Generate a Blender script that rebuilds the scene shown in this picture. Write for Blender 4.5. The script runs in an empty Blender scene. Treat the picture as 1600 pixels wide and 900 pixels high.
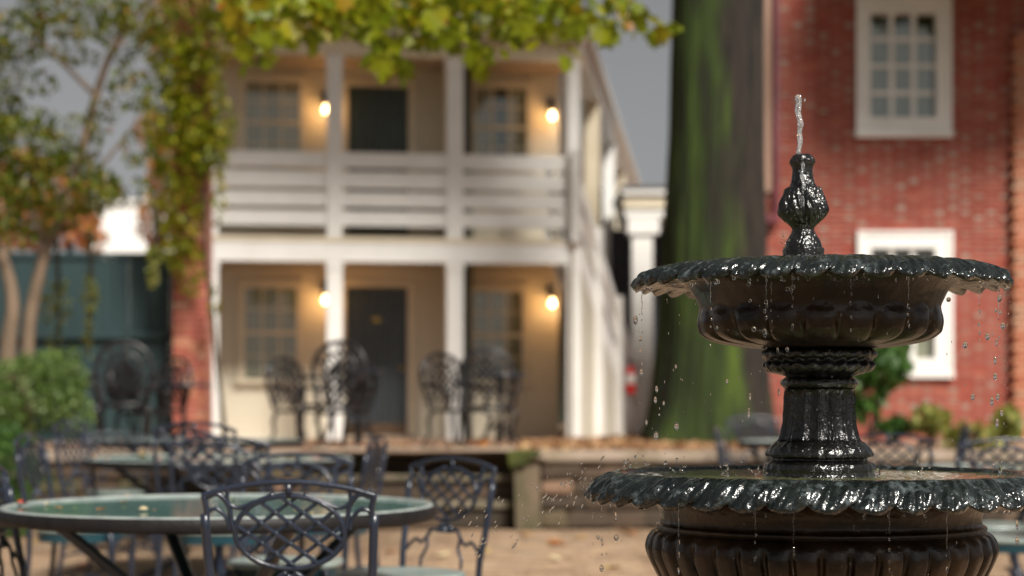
import bpy, math, random
from mathutils import Vector, Matrix, noise as mnoise
random.seed(7)
S = bpy.context.scene
COL = S.collection
PI = math.pi
F, HOR, EYE = 2800.0, 630.0, 1.1          # lens in picture pixels, horizon row, eye height

# ------------------------------------------------------------------ camera, sky, sun, exposure
cd = bpy.data.cameras.new('camera'); cam = bpy.data.objects.new('camera', cd); COL.objects.link(cam)
cam.location = (0, 0, EYE); cam.rotation_euler = (PI/2, 0, 0)
cd.sensor_width = 36; cd.lens = 63; cd.shift_y = 180/1600
cd.clip_start = 0.1; cd.clip_end = 3000
cd.dof.use_dof = True; cd.dof.focus_distance = 3.75; cd.dof.aperture_fstop = 2.5
S.camera = cam
SUN_EL, SUN_AZ = math.radians(45), math.radians(150)       # azimuth clockwise from +Y
W = bpy.data.worlds.new('World'); S.world = W; W.use_nodes = True
wn = W.node_tree.nodes; wl = W.node_tree.links
sky = wn.new('ShaderNodeTexSky'); sky.sky_type = 'NISHITA'; sky.sun_disc = False
sky.sun_elevation = SUN_EL; sky.sun_rotation = SUN_AZ
sky.dust_density = 2.0; sky.air_density = 0.7
hsv = wn.new('ShaderNodeHueSaturation'); hsv.inputs['Saturation'].default_value = 0.07
wl.new(sky.outputs[0], hsv.inputs['Color']); wl.new(hsv.outputs[0], wn['Background'].inputs[0])
wn['Background'].inputs[1].default_value = 0.05
sd = bpy.data.lights.new('sun', 'SUN'); sd.energy = 5.0; sd.angle = math.radians(14); sd.color = (1, .95, .87)
sun = bpy.data.objects.new('sun', sd); COL.objects.link(sun)
sdir = Vector((math.sin(SUN_AZ)*math.cos(SUN_EL), math.cos(SUN_AZ)*math.cos(SUN_EL), math.sin(SUN_EL)))
sun.rotation_euler = sdir.to_track_quat('Z', 'Y').to_euler()
S.view_settings.view_transform = 'Standard'; S.view_settings.look = 'None'
S.view_settings.exposure = 0.3; S.view_settings.gamma = 1
S.render.engine = 'CYCLES'
S.cycles.use_denoising = True
S.cycles.max_bounces = 8; S.cycles.transparent_max_bounces = 12
S.cycles.sample_clamp_indirect = 6

# ------------------------------------------------------------------ helpers
def P(px, py, Y):
    return Vector(((px-800)/F*Y, Y, EYE+(HOR-py)/F*Y))
def onz(px, py, z):
    Y = (EYE-z)*F/(py-HOR); return Vector(((px-800)/F*Y, Y, z))

class MB:
    def __init__(s): s.v = []; s.f = []
    def add(s, vs, fs):
        b = len(s.v); s.v += [tuple(x) for x in vs]; s.f += [tuple(i+b for i in f) for f in fs]
    def box(s, x0, x1, y0, y1, z0, z1, M=None):
        vs = [Vector(c) for c in ((x0,y0,z0),(x1,y0,z0),(x1,y1,z0),(x0,y1,z0),(x0,y0,z1),(x1,y0,z1),(x1,y1,z1),(x0,y1,z1))]
        if M is not None: vs = [M @ q for q in vs]
        s.add(vs, [(0,3,2,1),(4,5,6,7),(0,1,5,4),(1,2,6,5),(2,3,7,6),(3,0,4,7)])
    def rbox(s, x0, x1, y0, y1, z0, z1, j=.01, rng=random):
        """rough box, worn corners: a slightly irregular chamfered block"""
        c = min(x1-x0, y1-y0, z1-z0)*.18
        vs = []; r = lambda: rng.uniform(-j, j)
        for z, k in ((z0,1),(z0+c,0),(z1-c,0),(z1,1)):
            d = c*k
            for (x, y) in ((x0+d,y0+d),(x1-d,y0+d),(x1-d,y1-d),(x0+d,y1-d)): vs.append((x+r(), y+r(), z+r()))
        fs = [(3,2,1,0),(12,13,14,15)]
        for a in range(3):
            for i in range(4):
                k = (i+1)%4; fs.append((a*4+i, a*4+k, a*4+4+k, a*4+4+i))
        s.add(vs, fs)
    def tube(s, pts, r, n=6, cap=True, flat=None):
        pts = [Vector(p) for p in pts]
        R = r if isinstance(r, (list, tuple)) else [r]*len(pts)
        vs = []; up = Vector((0,0,1)); prev = None
        for i, p in enumerate(pts):
            t = (pts[min(i+1,len(pts)-1)]-pts[max(i-1,0)])
            if t.length < 1e-9: t = Vector((0,0,1))
            t.normalize()
            if prev is None:
                a = t.orthogonal() if abs(t.z) > .9 else t.cross(up)
            else: a = prev - t*prev.dot(t)
            if a.length < 1e-6: a = t.orthogonal()
            a.normalize(); b = t.cross(a); prev = a
            for k in range(n):
                w = 2*PI*k/n + PI/n
                vs.append(p + a*math.cos(w)*R[i] + b*math.sin(w)*R[i]*(flat or 1))
        fs = []
        for i in range(len(pts)-1):
            for k in range(n):
                fs.append((i*n+k, i*n+(k+1)%n, (i+1)*n+(k+1)%n, (i+1)*n+k))
        if cap: fs += [tuple(reversed(range(n))), tuple(range((len(pts)-1)*n, len(pts)*n))]
        s.add(vs, fs)
    def lathe(s, prof, n=48, fn=None, cap=False):
        """prof: (r,z) list; fn(theta, index_fraction, r, z) -> r, z"""
        m = len(prof); vs = []
        for i, (r, z) in enumerate(prof):
            for k in range(n):
                th = 2*PI*k/n; rr, zz, t2 = r, z, th
                if fn:
                    q = fn(th, i/(m-1), r, z); rr, zz = q[0], q[1]
                    if len(q) > 2: t2 = q[2]
                vs.append((rr*math.cos(t2), rr*math.sin(t2), zz))
        fs = []
        for i in range(m-1):
            for k in range(n):
                fs.append((i*n+k, i*n+(k+1)%n, (i+1)*n+(k+1)%n, (i+1)*n+k))
        if cap: fs += [tuple(reversed(range(n))), tuple(range((m-1)*n, m*n))]
        s.add(vs, fs)
    def mesh(s, name, mat, smooth=False):
        me = bpy.data.meshes.new(name); me.from_pydata(s.v, [], s.f); me.update()
        if mat: me.materials.append(mat)
        if smooth: me.polygons.foreach_set('use_smooth', [True]*len(me.polygons))
        return me
    def build(s, name, mat, parent=None, smooth=False):
        return link(name, s.mesh(name, mat, smooth), parent)

def link(name, me, parent=None):
    o = bpy.data.objects.new(name, me); COL.objects.link(o)
    if parent is not None: o.parent = parent
    return o
def tag(o, label=None, cat=None, group=None, kind=None):
    if label: o['label'] = label
    if cat: o['category'] = cat
    if group: o['group'] = group
    if kind: o['kind'] = kind
    return o
def empty(name, loc=(0,0,0), rz=0, label=None, cat=None, group=None):
    o = bpy.data.objects.new(name, None); COL.objects.link(o)
    o.location = loc; o.rotation_euler = (0,0,rz); o.empty_display_size = .1
    return tag(o, label, cat, group)
def copy_tree(o, parent=None):
    c = o.copy(); COL.objects.link(c)
    if parent is not None: c.parent = parent
    for ch in list(o.children): copy_tree(ch, c)
    return c
def crv(pts, n=6):
    """Catmull-Rom through pts"""
    pts = [Vector(p) for p in pts]; out = []
    for i in range(len(pts)-1):
        p0 = pts[max(i-1,0)]; p1 = pts[i]; p2 = pts[i+1]; p3 = pts[min(i+2,len(pts)-1)]
        for k in range(n):
            t = k/n
            out.append(.5*((2*p1)+(p2-p0)*t+(2*p0-5*p1+4*p2-p3)*t*t+(3*p1-p0-3*p2+p3)*t**3))
    return out+[pts[-1]]

# ------------------------------------------------------------------ materials
def new_mat(name):
    m = bpy.data.materials.new(name); m.use_nodes = True
    nt = m.node_tree; return m, nt, nt.nodes, nt.links, nt.nodes['Principled BSDF']
def ramp(n, stops):
    r = n.new('ShaderNodeValToRGB'); e = r.color_ramp.elements
    while len(e) < len(stops): e.new(.5)
    for q, (p, c) in zip(e, stops): q.position = p; q.color = (*c, 1)
    return r
def mat(name, c, rough=.6, c2=None, scale=6, bump=0, bscale=40, metal=0, coat=0, spec=.5, stretch=None, detail=5, sharp=(.35,.65)):
    m, nt, n, l, b = new_mat(name)
    b.inputs['Roughness'].default_value = rough; b.inputs['Metallic'].default_value = metal
    b.inputs['Coat Weight'].default_value = coat; b.inputs['Coat Roughness'].default_value = .08
    b.inputs['Specular IOR Level'].default_value = spec
    tc = n.new('ShaderNodeTexCoord'); mp = n.new('ShaderNodeMapping')
    l.new(tc.outputs['Object'], mp.inputs[0])
    if stretch: mp.inputs['Scale'].default_value = stretch
    nz = n.new('ShaderNodeTexNoise'); nz.inputs['Scale'].default_value = scale; nz.inputs['Detail'].default_value = detail
    l.new(mp.outputs[0], nz.inputs[0])
    c2 = c2 or tuple(x*.75 for x in c)
    r = ramp(n, [(sharp[0], c2), (sharp[1], c)]); l.new(nz.outputs[0], r.inputs[0]); l.new(r.outputs[0], b.inputs['Base Color'])
    if bump:
        n2 = n.new('ShaderNodeTexNoise'); n2.inputs['Scale'].default_value = bscale; n2.inputs['Detail'].default_value = 4
        l.new(mp.outputs[0], n2.inputs[0])
        bp = n.new('ShaderNodeBump'); bp.inputs['Strength'].default_value = bump; bp.inputs['Distance'].default_value = .01
        l.new(n2.outputs[0], bp.inputs['Height']); l.new(bp.outputs[0], b.inputs['Normal'])
    return m
def piece_mat(name, stops, rough=.8, bump=.3, bscale=60, coat=0):
    """colour varies from piece to piece (per island and per object), with fine grain inside each"""
    m, nt, n, l, b = new_mat(name); b.inputs['Roughness'].default_value = rough; b.inputs['Coat Weight'].default_value = coat
    g = n.new('ShaderNodeNewGeometry'); oi = n.new('ShaderNodeObjectInfo')
    a = n.new('ShaderNodeMath'); a.operation = 'ADD'; l.new(g.outputs['Random Per Island'], a.inputs[0]); l.new(oi.outputs['Random'], a.inputs[1])
    fr = n.new('ShaderNodeMath'); fr.operation = 'FRACT'; l.new(a.outputs[0], fr.inputs[0])
    r = ramp(n, stops); l.new(fr.outputs[0], r.inputs[0])
    tc = n.new('ShaderNodeTexCoord'); nz = n.new('ShaderNodeTexNoise'); nz.inputs['Scale'].default_value = bscale*.5; nz.inputs['Detail'].default_value = 6
    l.new(tc.outputs['Object'], nz.inputs[0])
    mx = n.new('ShaderNodeMix'); mx.data_type = 'RGBA'; mx.blend_type = 'MULTIPLY'; mx.inputs[0].default_value = .5
    r2 = ramp(n, [(.3, (.55,.55,.55)), (.7, (1.1,1.1,1.1))]); l.new(nz.outputs[0], r2.inputs[0])
    l.new(r.outputs[0], mx.inputs[6]); l.new(r2.outputs[0], mx.inputs[7]); l.new(mx.outputs[2], b.inputs['Base Color'])
    bp = n.new('ShaderNodeBump'); bp.inputs['Strength'].default_value = bump; bp.inputs['Distance'].default_value = .005
    l.new(nz.outputs[0], bp.inputs['Height']); l.new(bp.outputs[0], b.inputs['Normal'])
    return m
def leaf_mat(name, stops, trans=.45):
    m, nt, n, l, b = new_mat(name)
    g = n.new('ShaderNodeNewGeometry'); oi = n.new('ShaderNodeObjectInfo')
    a = n.new('ShaderNodeMath'); a.operation = 'ADD'; l.new(g.outputs['Random Per Island'], a.inputs[0]); l.new(oi.outputs['Random'], a.inputs[1])
    fr = n.new('ShaderNodeMath'); fr.operation = 'FRACT'; l.new(a.outputs[0], fr.inputs[0])
    r = ramp(n, stops); l.new(fr.outputs[0], r.inputs[0])
    b.inputs['Roughness'].default_value = .45; l.new(r.outputs[0], b.inputs['Base Color'])
    t = n.new('ShaderNodeBsdfTranslucent'); l.new(r.outputs[0], t.inputs[0])
    mx = n.new('ShaderNodeMixShader'); mx.inputs[0].default_value = trans
    l.new(b.outputs[0], mx.inputs[1]); l.new(t.outputs[0], mx.inputs[2]); l.new(mx.outputs[0], n['Material Output'].inputs[0])
    return m
M = {}
M['white'] = mat('white_paint', (.84,.83,.80), .5, (.78,.77,.73), 3, .05, 30)
M['skirt'] = piece_mat('cream_skirt_paint', [(0,(.52,.48,.38)),(.5,(.60,.56,.46)),(1,(.66,.63,.55))], .6, .1)
M['rail_white'] = mat('bright_white_rail', (.90,.89,.86), .45, (.86,.85,.81), 4)
M['cream_trim'] = mat('cream_trim', (.74,.66,.50), .5, (.66,.58,.43), 3)
M['siding'] = mat('cream_siding', (.74,.67,.52), .6, (.67,.60,.46), 2, .1, 25, stretch=(.4,1,2))
M['ceiling'] = mat('porch_ceiling_paint', (.52,.40,.28), .7)
M['grey_board'] = mat('grey_deck', (.32,.33,.35), .7)
M['slate_door'] = mat('slate_blue_door', (.038,.052,.062), .45, (.03,.042,.05), 4)
M['green_door'] = mat('dark_green_door', (.022,.038,.03), .45, (.017,.03,.023), 4)
M['kick'] = mat('brown_kickplate', (.12,.07,.035), .5)
M['brass'] = mat('brass', (.55,.38,.12), .35, metal=1)
M['black'] = mat('black_iron', (.02,.02,.022), .45)
M['curtain'] = mat('curtain_cloth', (.42,.39,.29), .9, (.30,.28,.21), 14, stretch=(3,1,.15))
M['blind'] = mat('window_blind', (.42,.43,.42), .8, (.34,.35,.34), 30, stretch=(.1,1,4))
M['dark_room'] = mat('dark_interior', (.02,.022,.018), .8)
M['roof'] = mat('grey_roof', (.16,.16,.17), .8, (.11,.11,.12), 12)
M['teal_fence'] = mat('teal_board_paint', (.018,.046,.048), .6, (.013,.034,.037), 3, .15, 30, stretch=(3,1,.3))
M['brick'] = piece_mat('red_brick', [(0,(.30,.066,.042)),(.35,(.37,.085,.056)),(.7,(.34,.09,.066)),(1,(.42,.125,.08))], .85)
M['brick_glazed'] = piece_mat('glazed_header_brick', [(0,(.34,.09,.062)),(.5,(.34,.14,.10)),(.8,(.34,.21,.155)),(1,(.38,.29,.23))], .5, .15)
M['brick_orange'] = piece_mat('orange_brick', [(0,(.42,.14,.07)),(.5,(.48,.20,.11)),(1,(.46,.28,.18))], .85)
M['mortar'] = mat('lime_mortar', (.40,.17,.12), .9, (.33,.13,.09), 12)
M['paver'] = piece_mat('clay_paver', [(0,(.20,.125,.075)),(.4,(.34,.22,.135)),(.75,(.43,.295,.185)),(1,(.31,.23,.16))], .8)
M['earth'] = mat('sandy_joint_earth', (.12,.088,.055), .95, (.08,.06,.036), 8, .3, 60)
M['stone'] = piece_mat('dark_mossy_stone', [(0,(.045,.032,.020)),(.35,(.085,.055,.034)),(.65,(.14,.09,.058)),(.8,(.075,.078,.03)),(1,(.30,.18,.12))], .85, .6, 25)
M['cap'] = mat('worn_cap_stone', (.36,.28,.22), .85, (.24,.19,.13), 5, .4, 30)
M['tread'] = mat('stone_tread', (.20,.16,.11), .85, (.11,.095,.06), 6, .4, 30)
M['moss'] = mat('moss', (.075,.085,.014), .95, (.04,.05,.012), 14, .8, 60)
M['pier_stone'] = mat('mossy_pier_stone', (.17,.12,.08), .9, (.075,.07,.035), 5, .5, 25, stretch=(2,2,.5))
M['terrace'] = mat('leafy_terrace_soil', (.36,.23,.15), .95, (.25,.15,.10), 5, .5, 40)
M['porch_brick'] = mat('porch_brick_floor', (.25,.085,.05), .8, (.18,.06,.035), 10)
M['metal'] = mat('blue_black_cast_metal', (.020,.027,.046), .30, (.012,.017,.029), 8, .15, 90, spec=.5, coat=.25)
M['metal_dark'] = mat('old_dark_cast_metal', (.014,.012,.014), .34, (.008,.007,.008), 8, .15, 60, spec=.4, coat=.1)
M['rim'] = mat('worn_table_rim', (.016,.014,.014), .5, (.009,.008,.009), 14, .2, 60, spec=.25)
M['rim_highlight'] = mat('table_edge_highlight', (.34,.38,.36), .35, (.24,.27,.26), 20)  # pale colour paints the highlight along the glass edge
M['glass_top'] = mat('green_table_glass', (.085,.20,.175), .09, (.065,.155,.135), 3, spec=.7, stretch=(1,6,1))
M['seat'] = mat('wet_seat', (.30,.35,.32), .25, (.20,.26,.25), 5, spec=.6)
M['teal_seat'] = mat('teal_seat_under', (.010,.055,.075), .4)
M['red'] = mat('red_enamel', (.68,.02,.02), .3, (.6,.02,.02))
M['pipe'] = mat('maroon_downspout', (.16,.035,.045), .5)
M['tan_board'] = mat('pinkish_corner_board', (.42,.27,.19), .7, (.36,.22,.16), 4, stretch=(1,1,.2))
M['navy'] = mat('navy_wall', (.035,.035,.055), .7)
M['stucco'] = mat('white_stucco', (.86,.85,.82), .8, (.80,.79,.76))
M['leaf_green'] = leaf_mat('leaf_green', [(0,(.05,.08,.008)),(.45,(.11,.15,.010)),(.8,(.20,.21,.015)),(.94,(.32,.22,.02)),(1,(.42,.17,.04))])
M['leaf_vine'] = leaf_mat('leaf_vine', [(0,(.10,.14,.006)),(.45,(.22,.26,.008)),(.8,(.36,.34,.012)),(.95,(.38,.28,.03)),(1,(.38,.14,.07))])
M['leaf_lime'] = leaf_mat('leaf_lime', [(0,(.13,.18,.004)),(.4,(.21,.25,.006)),(.75,(.30,.31,.008)),(.93,(.38,.29,.012)),(1,(.36,.15,.015))], .5)
M['leaf_orange'] = leaf_mat('leaf_orange', [(0,(.45,.14,.05)),(.5,(.60,.24,.10)),(.8,(.55,.30,.08)),(1,(.30,.26,.05))])
M['leaf_shrub'] = leaf_mat('leaf_shrub', [(0,(.07,.13,.02)),(.5,(.14,.23,.045)),(.85,(.23,.33,.09)),(1,(.34,.41,.20))])
M['leaf_bush'] = leaf_mat('leaf_bush', [(0,(.03,.08,.015)),(.6,(.07,.17,.03)),(1,(.18,.32,.08))])
M['leaf_yellow'] = leaf_mat('leaf_yellow', [(0,(.16,.22,.05)),(.5,(.30,.32,.07)),(1,(.42,.40,.12))])
M['litter'] = leaf_mat('leaf_litter', [(0,(.26,.13,.06)),(.5,(.40,.22,.11)),(.85,(.50,.31,.17)),(1,(.55,.40,.20))], .15)
M['bark_pale'] = mat('pale_bark', (.22,.15,.10), .85, (.12,.085,.055), 4, .4, 30, stretch=(3,3,.6))
M['bark_dark'] = mat('dark_twig', (.035,.030,.018), .9)

def trunk_mat():
    m, nt, n, l, b = new_mat('mossy_bark'); b.inputs['Roughness'].default_value = .95
    tc = n.new('ShaderNodeTexCoord'); mp = n.new('ShaderNodeMapping'); mp.inputs['Scale'].default_value = (9,9,.9)
    l.new(tc.outputs['Object'], mp.inputs[0])
    nz = n.new('ShaderNodeTexNoise'); nz.inputs['Scale'].default_value = 2.2; nz.inputs['Detail'].default_value = 8; l.new(mp.outputs[0], nz.inputs[0])
    bark = ramp(n, [(.35,(.008,.006,.004)),(.65,(.030,.020,.014))]); l.new(nz.outputs[0], bark.inputs[0])
    mp2 = n.new('ShaderNodeMapping'); mp2.inputs['Scale'].default_value = (3,3,.55); l.new(tc.outputs['Object'], mp2.inputs[0])
    n2 = n.new('ShaderNodeTexNoise'); n2.inputs['Scale'].default_value = 1.6; n2.inputs['Detail'].default_value = 6; l.new(mp2.outputs[0], n2.inputs[0])
    sx = n.new('ShaderNodeSeparateXYZ'); l.new(tc.outputs['Object'], sx.inputs[0])
    mr = n.new('ShaderNodeMapRange'); mr.inputs[1].default_value = .32; mr.inputs[2].default_value = -.10; mr.inputs[3].default_value = -.25; mr.inputs[4].default_value = .22
    l.new(sx.outputs[0], mr.inputs[0])
    mz = n.new('ShaderNodeMapRange'); mz.inputs[1].default_value = 0; mz.inputs[2].default_value = 5; mz.inputs[3].default_value = .14; mz.inputs[4].default_value = -.06; l.new(sx.outputs[2], mz.inputs[0])
    a0 = n.new('ShaderNodeMath'); a0.operation = 'ADD'; l.new(mr.outputs[0], a0.inputs[0]); l.new(mz.outputs[0], a0.inputs[1])
    ad = n.new('ShaderNodeMath'); ad.operation = 'ADD'; l.new(a0.outputs[0], ad.inputs[0]); l.new(n2.outputs[0], ad.inputs[1])
    k = ramp(n, [(.48,(0,0,0)),(.72,(1,1,1))]); l.new(ad.outputs[0], k.inputs[0])
    mos = ramp(n, [(.35,(.010,.016,.003)),(.6,(.030,.050,.005)),(.75,(.065,.100,.009))]); l.new(n2.outputs[0], mos.inputs[0])
    mx = n.new('ShaderNodeMix'); mx.data_type = 'RGBA'; l.new(k.outputs[0], mx.inputs[0]); l.new(bark.outputs[0], mx.inputs[6]); l.new(mos.outputs[0], mx.inputs[7])
    l.new(mx.outputs[2], b.inputs['Base Color'])
    bp = n.new('ShaderNodeBump'); bp.inputs['Strength'].default_value = .8; bp.inputs['Distance'].default_value = .04
    l.new(nz.outputs[0], bp.inputs['Height']); l.new(bp.outputs[0], b.inputs['Normal'])
    return m
M['mossy_bark'] = trunk_mat()

def iron_mat(name, c1, c2, glint_mottle, amount, rough=.22, bump=.5, bscale=70, wet=1.0):  # pale flecks paint glints on lips and column, brown mottle on bowls
    m, nt, n, l, b = new_mat(name)
    tc = n.new('ShaderNodeTexCoord')
    n1 = n.new('ShaderNodeTexNoise'); n1.inputs['Scale'].default_value = 9; n1.inputs['Detail'].default_value = 7; l.new(tc.outputs['Object'], n1.inputs[0])
    r1 = ramp(n, [(.40,c1),(.62,c2)]); l.new(n1.outputs[0], r1.inputs[0])
    n3 = n.new('ShaderNodeTexNoise'); n3.inputs['Scale'].default_value = 26; n3.inputs['Detail'].default_value = 8; n3.inputs['Roughness'].default_value = .7; l.new(tc.outputs['Object'], n3.inputs[0])
    r3 = ramp(n, [(1-amount-.12,(0,0,0)),(1-amount+.12,(1,1,1))]); l.new(n3.outputs[0], r3.inputs[0])
    mx = n.new('ShaderNodeMix'); mx.data_type = 'RGBA'; l.new(r3.outputs[0], mx.inputs[0]); l.new(r1.outputs[0], mx.inputs[6]); mx.inputs[7].default_value = (*glint_mottle,1)
    l.new(mx.outputs[2], b.inputs['Base Color'])
    b.inputs['Roughness'].default_value = rough; b.inputs['Specular IOR Level'].default_value = .3
    b.inputs['Coat Weight'].default_value = wet; b.inputs['Coat Roughness'].default_value = .14; b.inputs['Coat IOR'].default_value = 1.5
    n2 = n.new('ShaderNodeTexNoise'); n2.inputs['Scale'].default_value = bscale; n2.inputs['Detail'].default_value = 3; l.new(tc.outputs['Object'], n2.inputs[0])
    bp = n.new('ShaderNodeBump'); bp.inputs['Strength'].default_value = bump; bp.inputs['Distance'].default_value = .008
    l.new(n2.outputs[0], bp.inputs['Height']); l.new(bp.outputs[0], b.inputs['Normal']); l.new(bp.outputs[0], b.inputs['Coat Normal'])
    return m
M['iron_lip'] = iron_mat('wet_glint_iron', (.004,.006,.006), (.010,.014,.013), (.13,.16,.165), .36, .22, .6, 60, .9)  # bluish flecks put the sky's reflection into the lip colour
M['iron_body'] = iron_mat('wet_brown_iron', (.008,.004,.0018), (.036,.018,.0075), (.060,.034,.019), .32, .34, .28, 50, .3)
M['iron_black'] = iron_mat('wet_black_iron', (.004,.004,.004), (.010,.009,.008), (.08,.085,.085), .30, .24, .6, 90, .8)  # grey flecks are wet glints painted into the black

def water_mat(name, tint=(1,1,1), bump=.0, scale=60):
    m, nt, n, l, b = new_mat(name)
    b.inputs['Base Color'].default_value = (*tint,1); b.inputs['Roughness'].default_value = .03
    b.inputs['Transmission Weight'].default_value = 1; b.inputs['IOR'].default_value = 1.33
    if bump:
        tc = n.new('ShaderNodeTexCoord'); nz = n.new('ShaderNodeTexNoise'); nz.inputs['Scale'].default_value = scale; l.new(tc.outputs['Object'], nz.inputs[0])
        bp = n.new('ShaderNodeBump'); bp.inputs['Strength'].default_value = bump; bp.inputs['Distance'].default_value = .006
        l.new(nz.outputs[0], bp.inputs['Height']); l.new(bp.outputs[0], b.inputs['Normal'])
    return m
def froth(m):
    n = m.node_tree.nodes; l = m.node_tree.links; d = n.new('ShaderNodeBsdfDiffuse'); d.inputs[0].default_value = (.8,.8,.8,1)
    tc = n.new('ShaderNodeTexCoord'); nz = n.new('ShaderNodeTexNoise'); nz.inputs['Scale'].default_value = 160; l.new(tc.outputs['Object'], nz.inputs[0])
    r_ = ramp(n, [(.42,(.05,.05,.05)),(.7,(.38,.38,.38))]); l.new(nz.outputs[0], r_.inputs[0])
    mx = n.new('ShaderNodeMixShader'); l.new(r_.outputs[0], mx.inputs[0]); l.new(n['Principled BSDF'].outputs[0], mx.inputs[1]); l.new(d.outputs[0], mx.inputs[2]); l.new(mx.outputs[0], n['Material Output'].inputs[0]); return m
M['water'] = water_mat('clear_water')
M['jet'] = froth(water_mat('jet_water', bump=.8, scale=90))
M['pool'] = mat('algae_pool_water', (.20,.20,.085), .08, (.06,.07,.03), 30, .5, 70, spec=.8, coat=.6)

def pane_mat():
    m, nt, n, l, b = new_mat('window_glass')
    t = n.new('ShaderNodeBsdfTransparent'); t.inputs[0].default_value = (.88,.9,.88,1)
    g = n.new('ShaderNodeBsdfGlossy'); g.inputs['Roughness'].default_value = .04; g.inputs[0].default_value = (.9,.95,.92,1)
    mx = n.new('ShaderNodeMixShader'); mx.inputs[0].default_value = .07
    l.new(t.outputs[0], mx.inputs[1]); l.new(g.outputs[0], mx.inputs[2]); l.new(mx.outputs[0], n['Material Output'].inputs[0])
    return m
M['pane'] = pane_mat()
def bulb_mat():
    m, nt, n, l, b = new_mat('lit_bulb')
    b.inputs['Emission Color'].default_value = (1,.62,.28,1); b.inputs['Emission Strength'].default_value = 14
    return m
M['bulb'] = bulb_mat()

# ------------------------------------------------------------------ ground, paving, terrace
TZ0, TZ1 = .678, .632                     # terrace top at its edge and at the house
WALLY = 15.55
def tz(y): return TZ0+(TZ1-TZ0)*min(max((y-WALLY)/(24-WALLY), 0), 1)
g = MB(); g.add([(-900,-900,-.03),(900,-900,-.03),(900,1500,-.03),(-900,1500,-.03)], [(0,1,2,3)])
ground = tag(g.build('ground', M['earth']), kind='structure')
g = MB(); nx, ny = 60, 60
g.add([(-7+14*i/nx, -2+17.5*j/ny, -.012+.006*mnoise.noise((i*.7,j*.7,0))) for j in range(ny+1) for i in range(nx+1)],
      [(j*(nx+1)+i, j*(nx+1)+i+1, (j+1)*(nx+1)+i+1, (j+1)*(nx+1)+i) for j in range(ny) for i in range(nx)])
court = tag(g.build('courtyard_paving', M['earth']), kind='structure')
pm = [None]*3
for k in range(3):
    b = MB(); b.rbox(-.095,.095,-.044,.044,-.05,.005, .0028); pm[k] = b.mesh('paver', M['paver'])
rest = MB(); cells = []
y = 3.0; row = 0
while y < 15.5:
    x = -5.2+(.1 if row % 2 else 0)
    while x < 4.4:
        px = 800+x/y*F; py = HOR+EYE/y*F
        vis = 800 < px < 1020 and 830 < py < 905 or (570 < px <= 800 and 835 < py < 905) or (60 < px < 300 and 845 < py < 905)
        cells.append((0 if vis else 1, abs(px-900)/400+abs(y-12), x, y)); x += .2
    y += .1; row += 1
cells.sort(); npav = 0
for vis, _, x, y in cells:
    dz = random.uniform(-.003,.003)
    if vis == 0 and npav < 300:
        o = link('paver', pm[npav % 3], court); o.location = (x, y, dz); o.rotation_euler = (random.uniform(-.012,.012), random.uniform(-.012,.012), random.uniform(-.015,.015)); npav += 1
    else:
        rest.box(x-.095,x+.095,y-.044,y+.044,-.03,.003+dz)
tag(rest.build('paver_field', M['paver'], court), kind='stuff')

# terrace top: soil sheet, gently falling to the house
g = MB(); nx, ny = 70, 50
vs = []
for j in range(ny+1):
    yy = WALLY+.25+(60-WALLY)*(j/ny)**1.8
    for i in range(nx+1):
        xx = -14+28*i/nx
        h = 0
        px = 800+xx/yy*F
        if px > 850 and 17 < yy < 22: h = .07*math.exp(-((xx-2.1)/1.2)**2-((yy-19.4)/1.1)**2)*1.3
        vs.append((xx, yy, tz(yy)-.004+h+.012*mnoise.noise((xx*2,yy*2,1))))
g.add(vs, [(j*(nx+1)+i, j*(nx+1)+i+1, (j+1)*(nx+1)+i+1, (j+1)*(nx+1)+i) for j in range(ny) for i in range(nx)])
# open the part where the steps come up
SX0, SX1 = P(470,0,WALLY).x, P(803,0,WALLY).x
terrace = tag(g.build('terrace_ground', M['terrace'], smooth=True), kind='structure')

def stone_wall(name, x0, x1, y0, label, rows=((0,.17),(.17,.30),(.30,.43),(.43,.58)), wmin=.16, wmax=.42):
    w = empty(name, (0,0,0), 0, label, 'wall')
    b = MB(); b.box(x0,x1,y0+.04,y0+.5,-.05,.60); b.build('core', M['earth'], w)
    rng = random.Random(len(label))
    for (z0, z1) in rows:
        x = x0
        while x < x1-.02:
            x2 = min(x+rng.uniform(wmin,wmax), x1)
            if x1-x2 < .12: x2 = x1
            b = MB(); d = rng.uniform(-.025,.02); b.rbox(x+.006,x2-.006,y0+d,y0+.3,z0+.005,z1-.004,.008,rng)
            b.build('stone', M['stone'], w); x = x2
    x = x0
    while x < x1-.02:
        x2 = min(x+rng.uniform(.6,.95), x1)
        if x1-x2 < .2: x2 = x1
        b = MB(); b.rbox(x+.003,x2-.003,y0-.035,y0+.33,.585,TZ0+.004,.006,rng); b.build('cap_stone', M['cap'], w); x = x2
    return w
stone_wall('retaining_wall', P(846,0,WALLY).x, 7.5, WALLY, 'dark stacked stone retaining wall behind the fountain, right of the steps')
stone_wall('retaining_wall', -7.5, P(466,0,WALLY).x, WALLY, 'brown stone retaining wall behind the tables, left of the steps')
pr = empty('stone_pier', (0,0,0), 0, 'mossy stone end pier beside the right edge of the steps', 'pier')
b = MB(); b.rbox(P(804,0,WALLY).x, P(845,0,WALLY).x, WALLY-.10, WALLY+.45, -.03, .60, .012); b.build('shaft', M['pier_stone'], pr)
b = MB(); b.rbox(P(798,0,WALLY).x, P(853,0,WALLY).x, WALLY-.14, WALLY+.5, .602, TZ0+.012, .01); b.build('cap_stone', M['cap'], pr)
b = MB()
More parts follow.
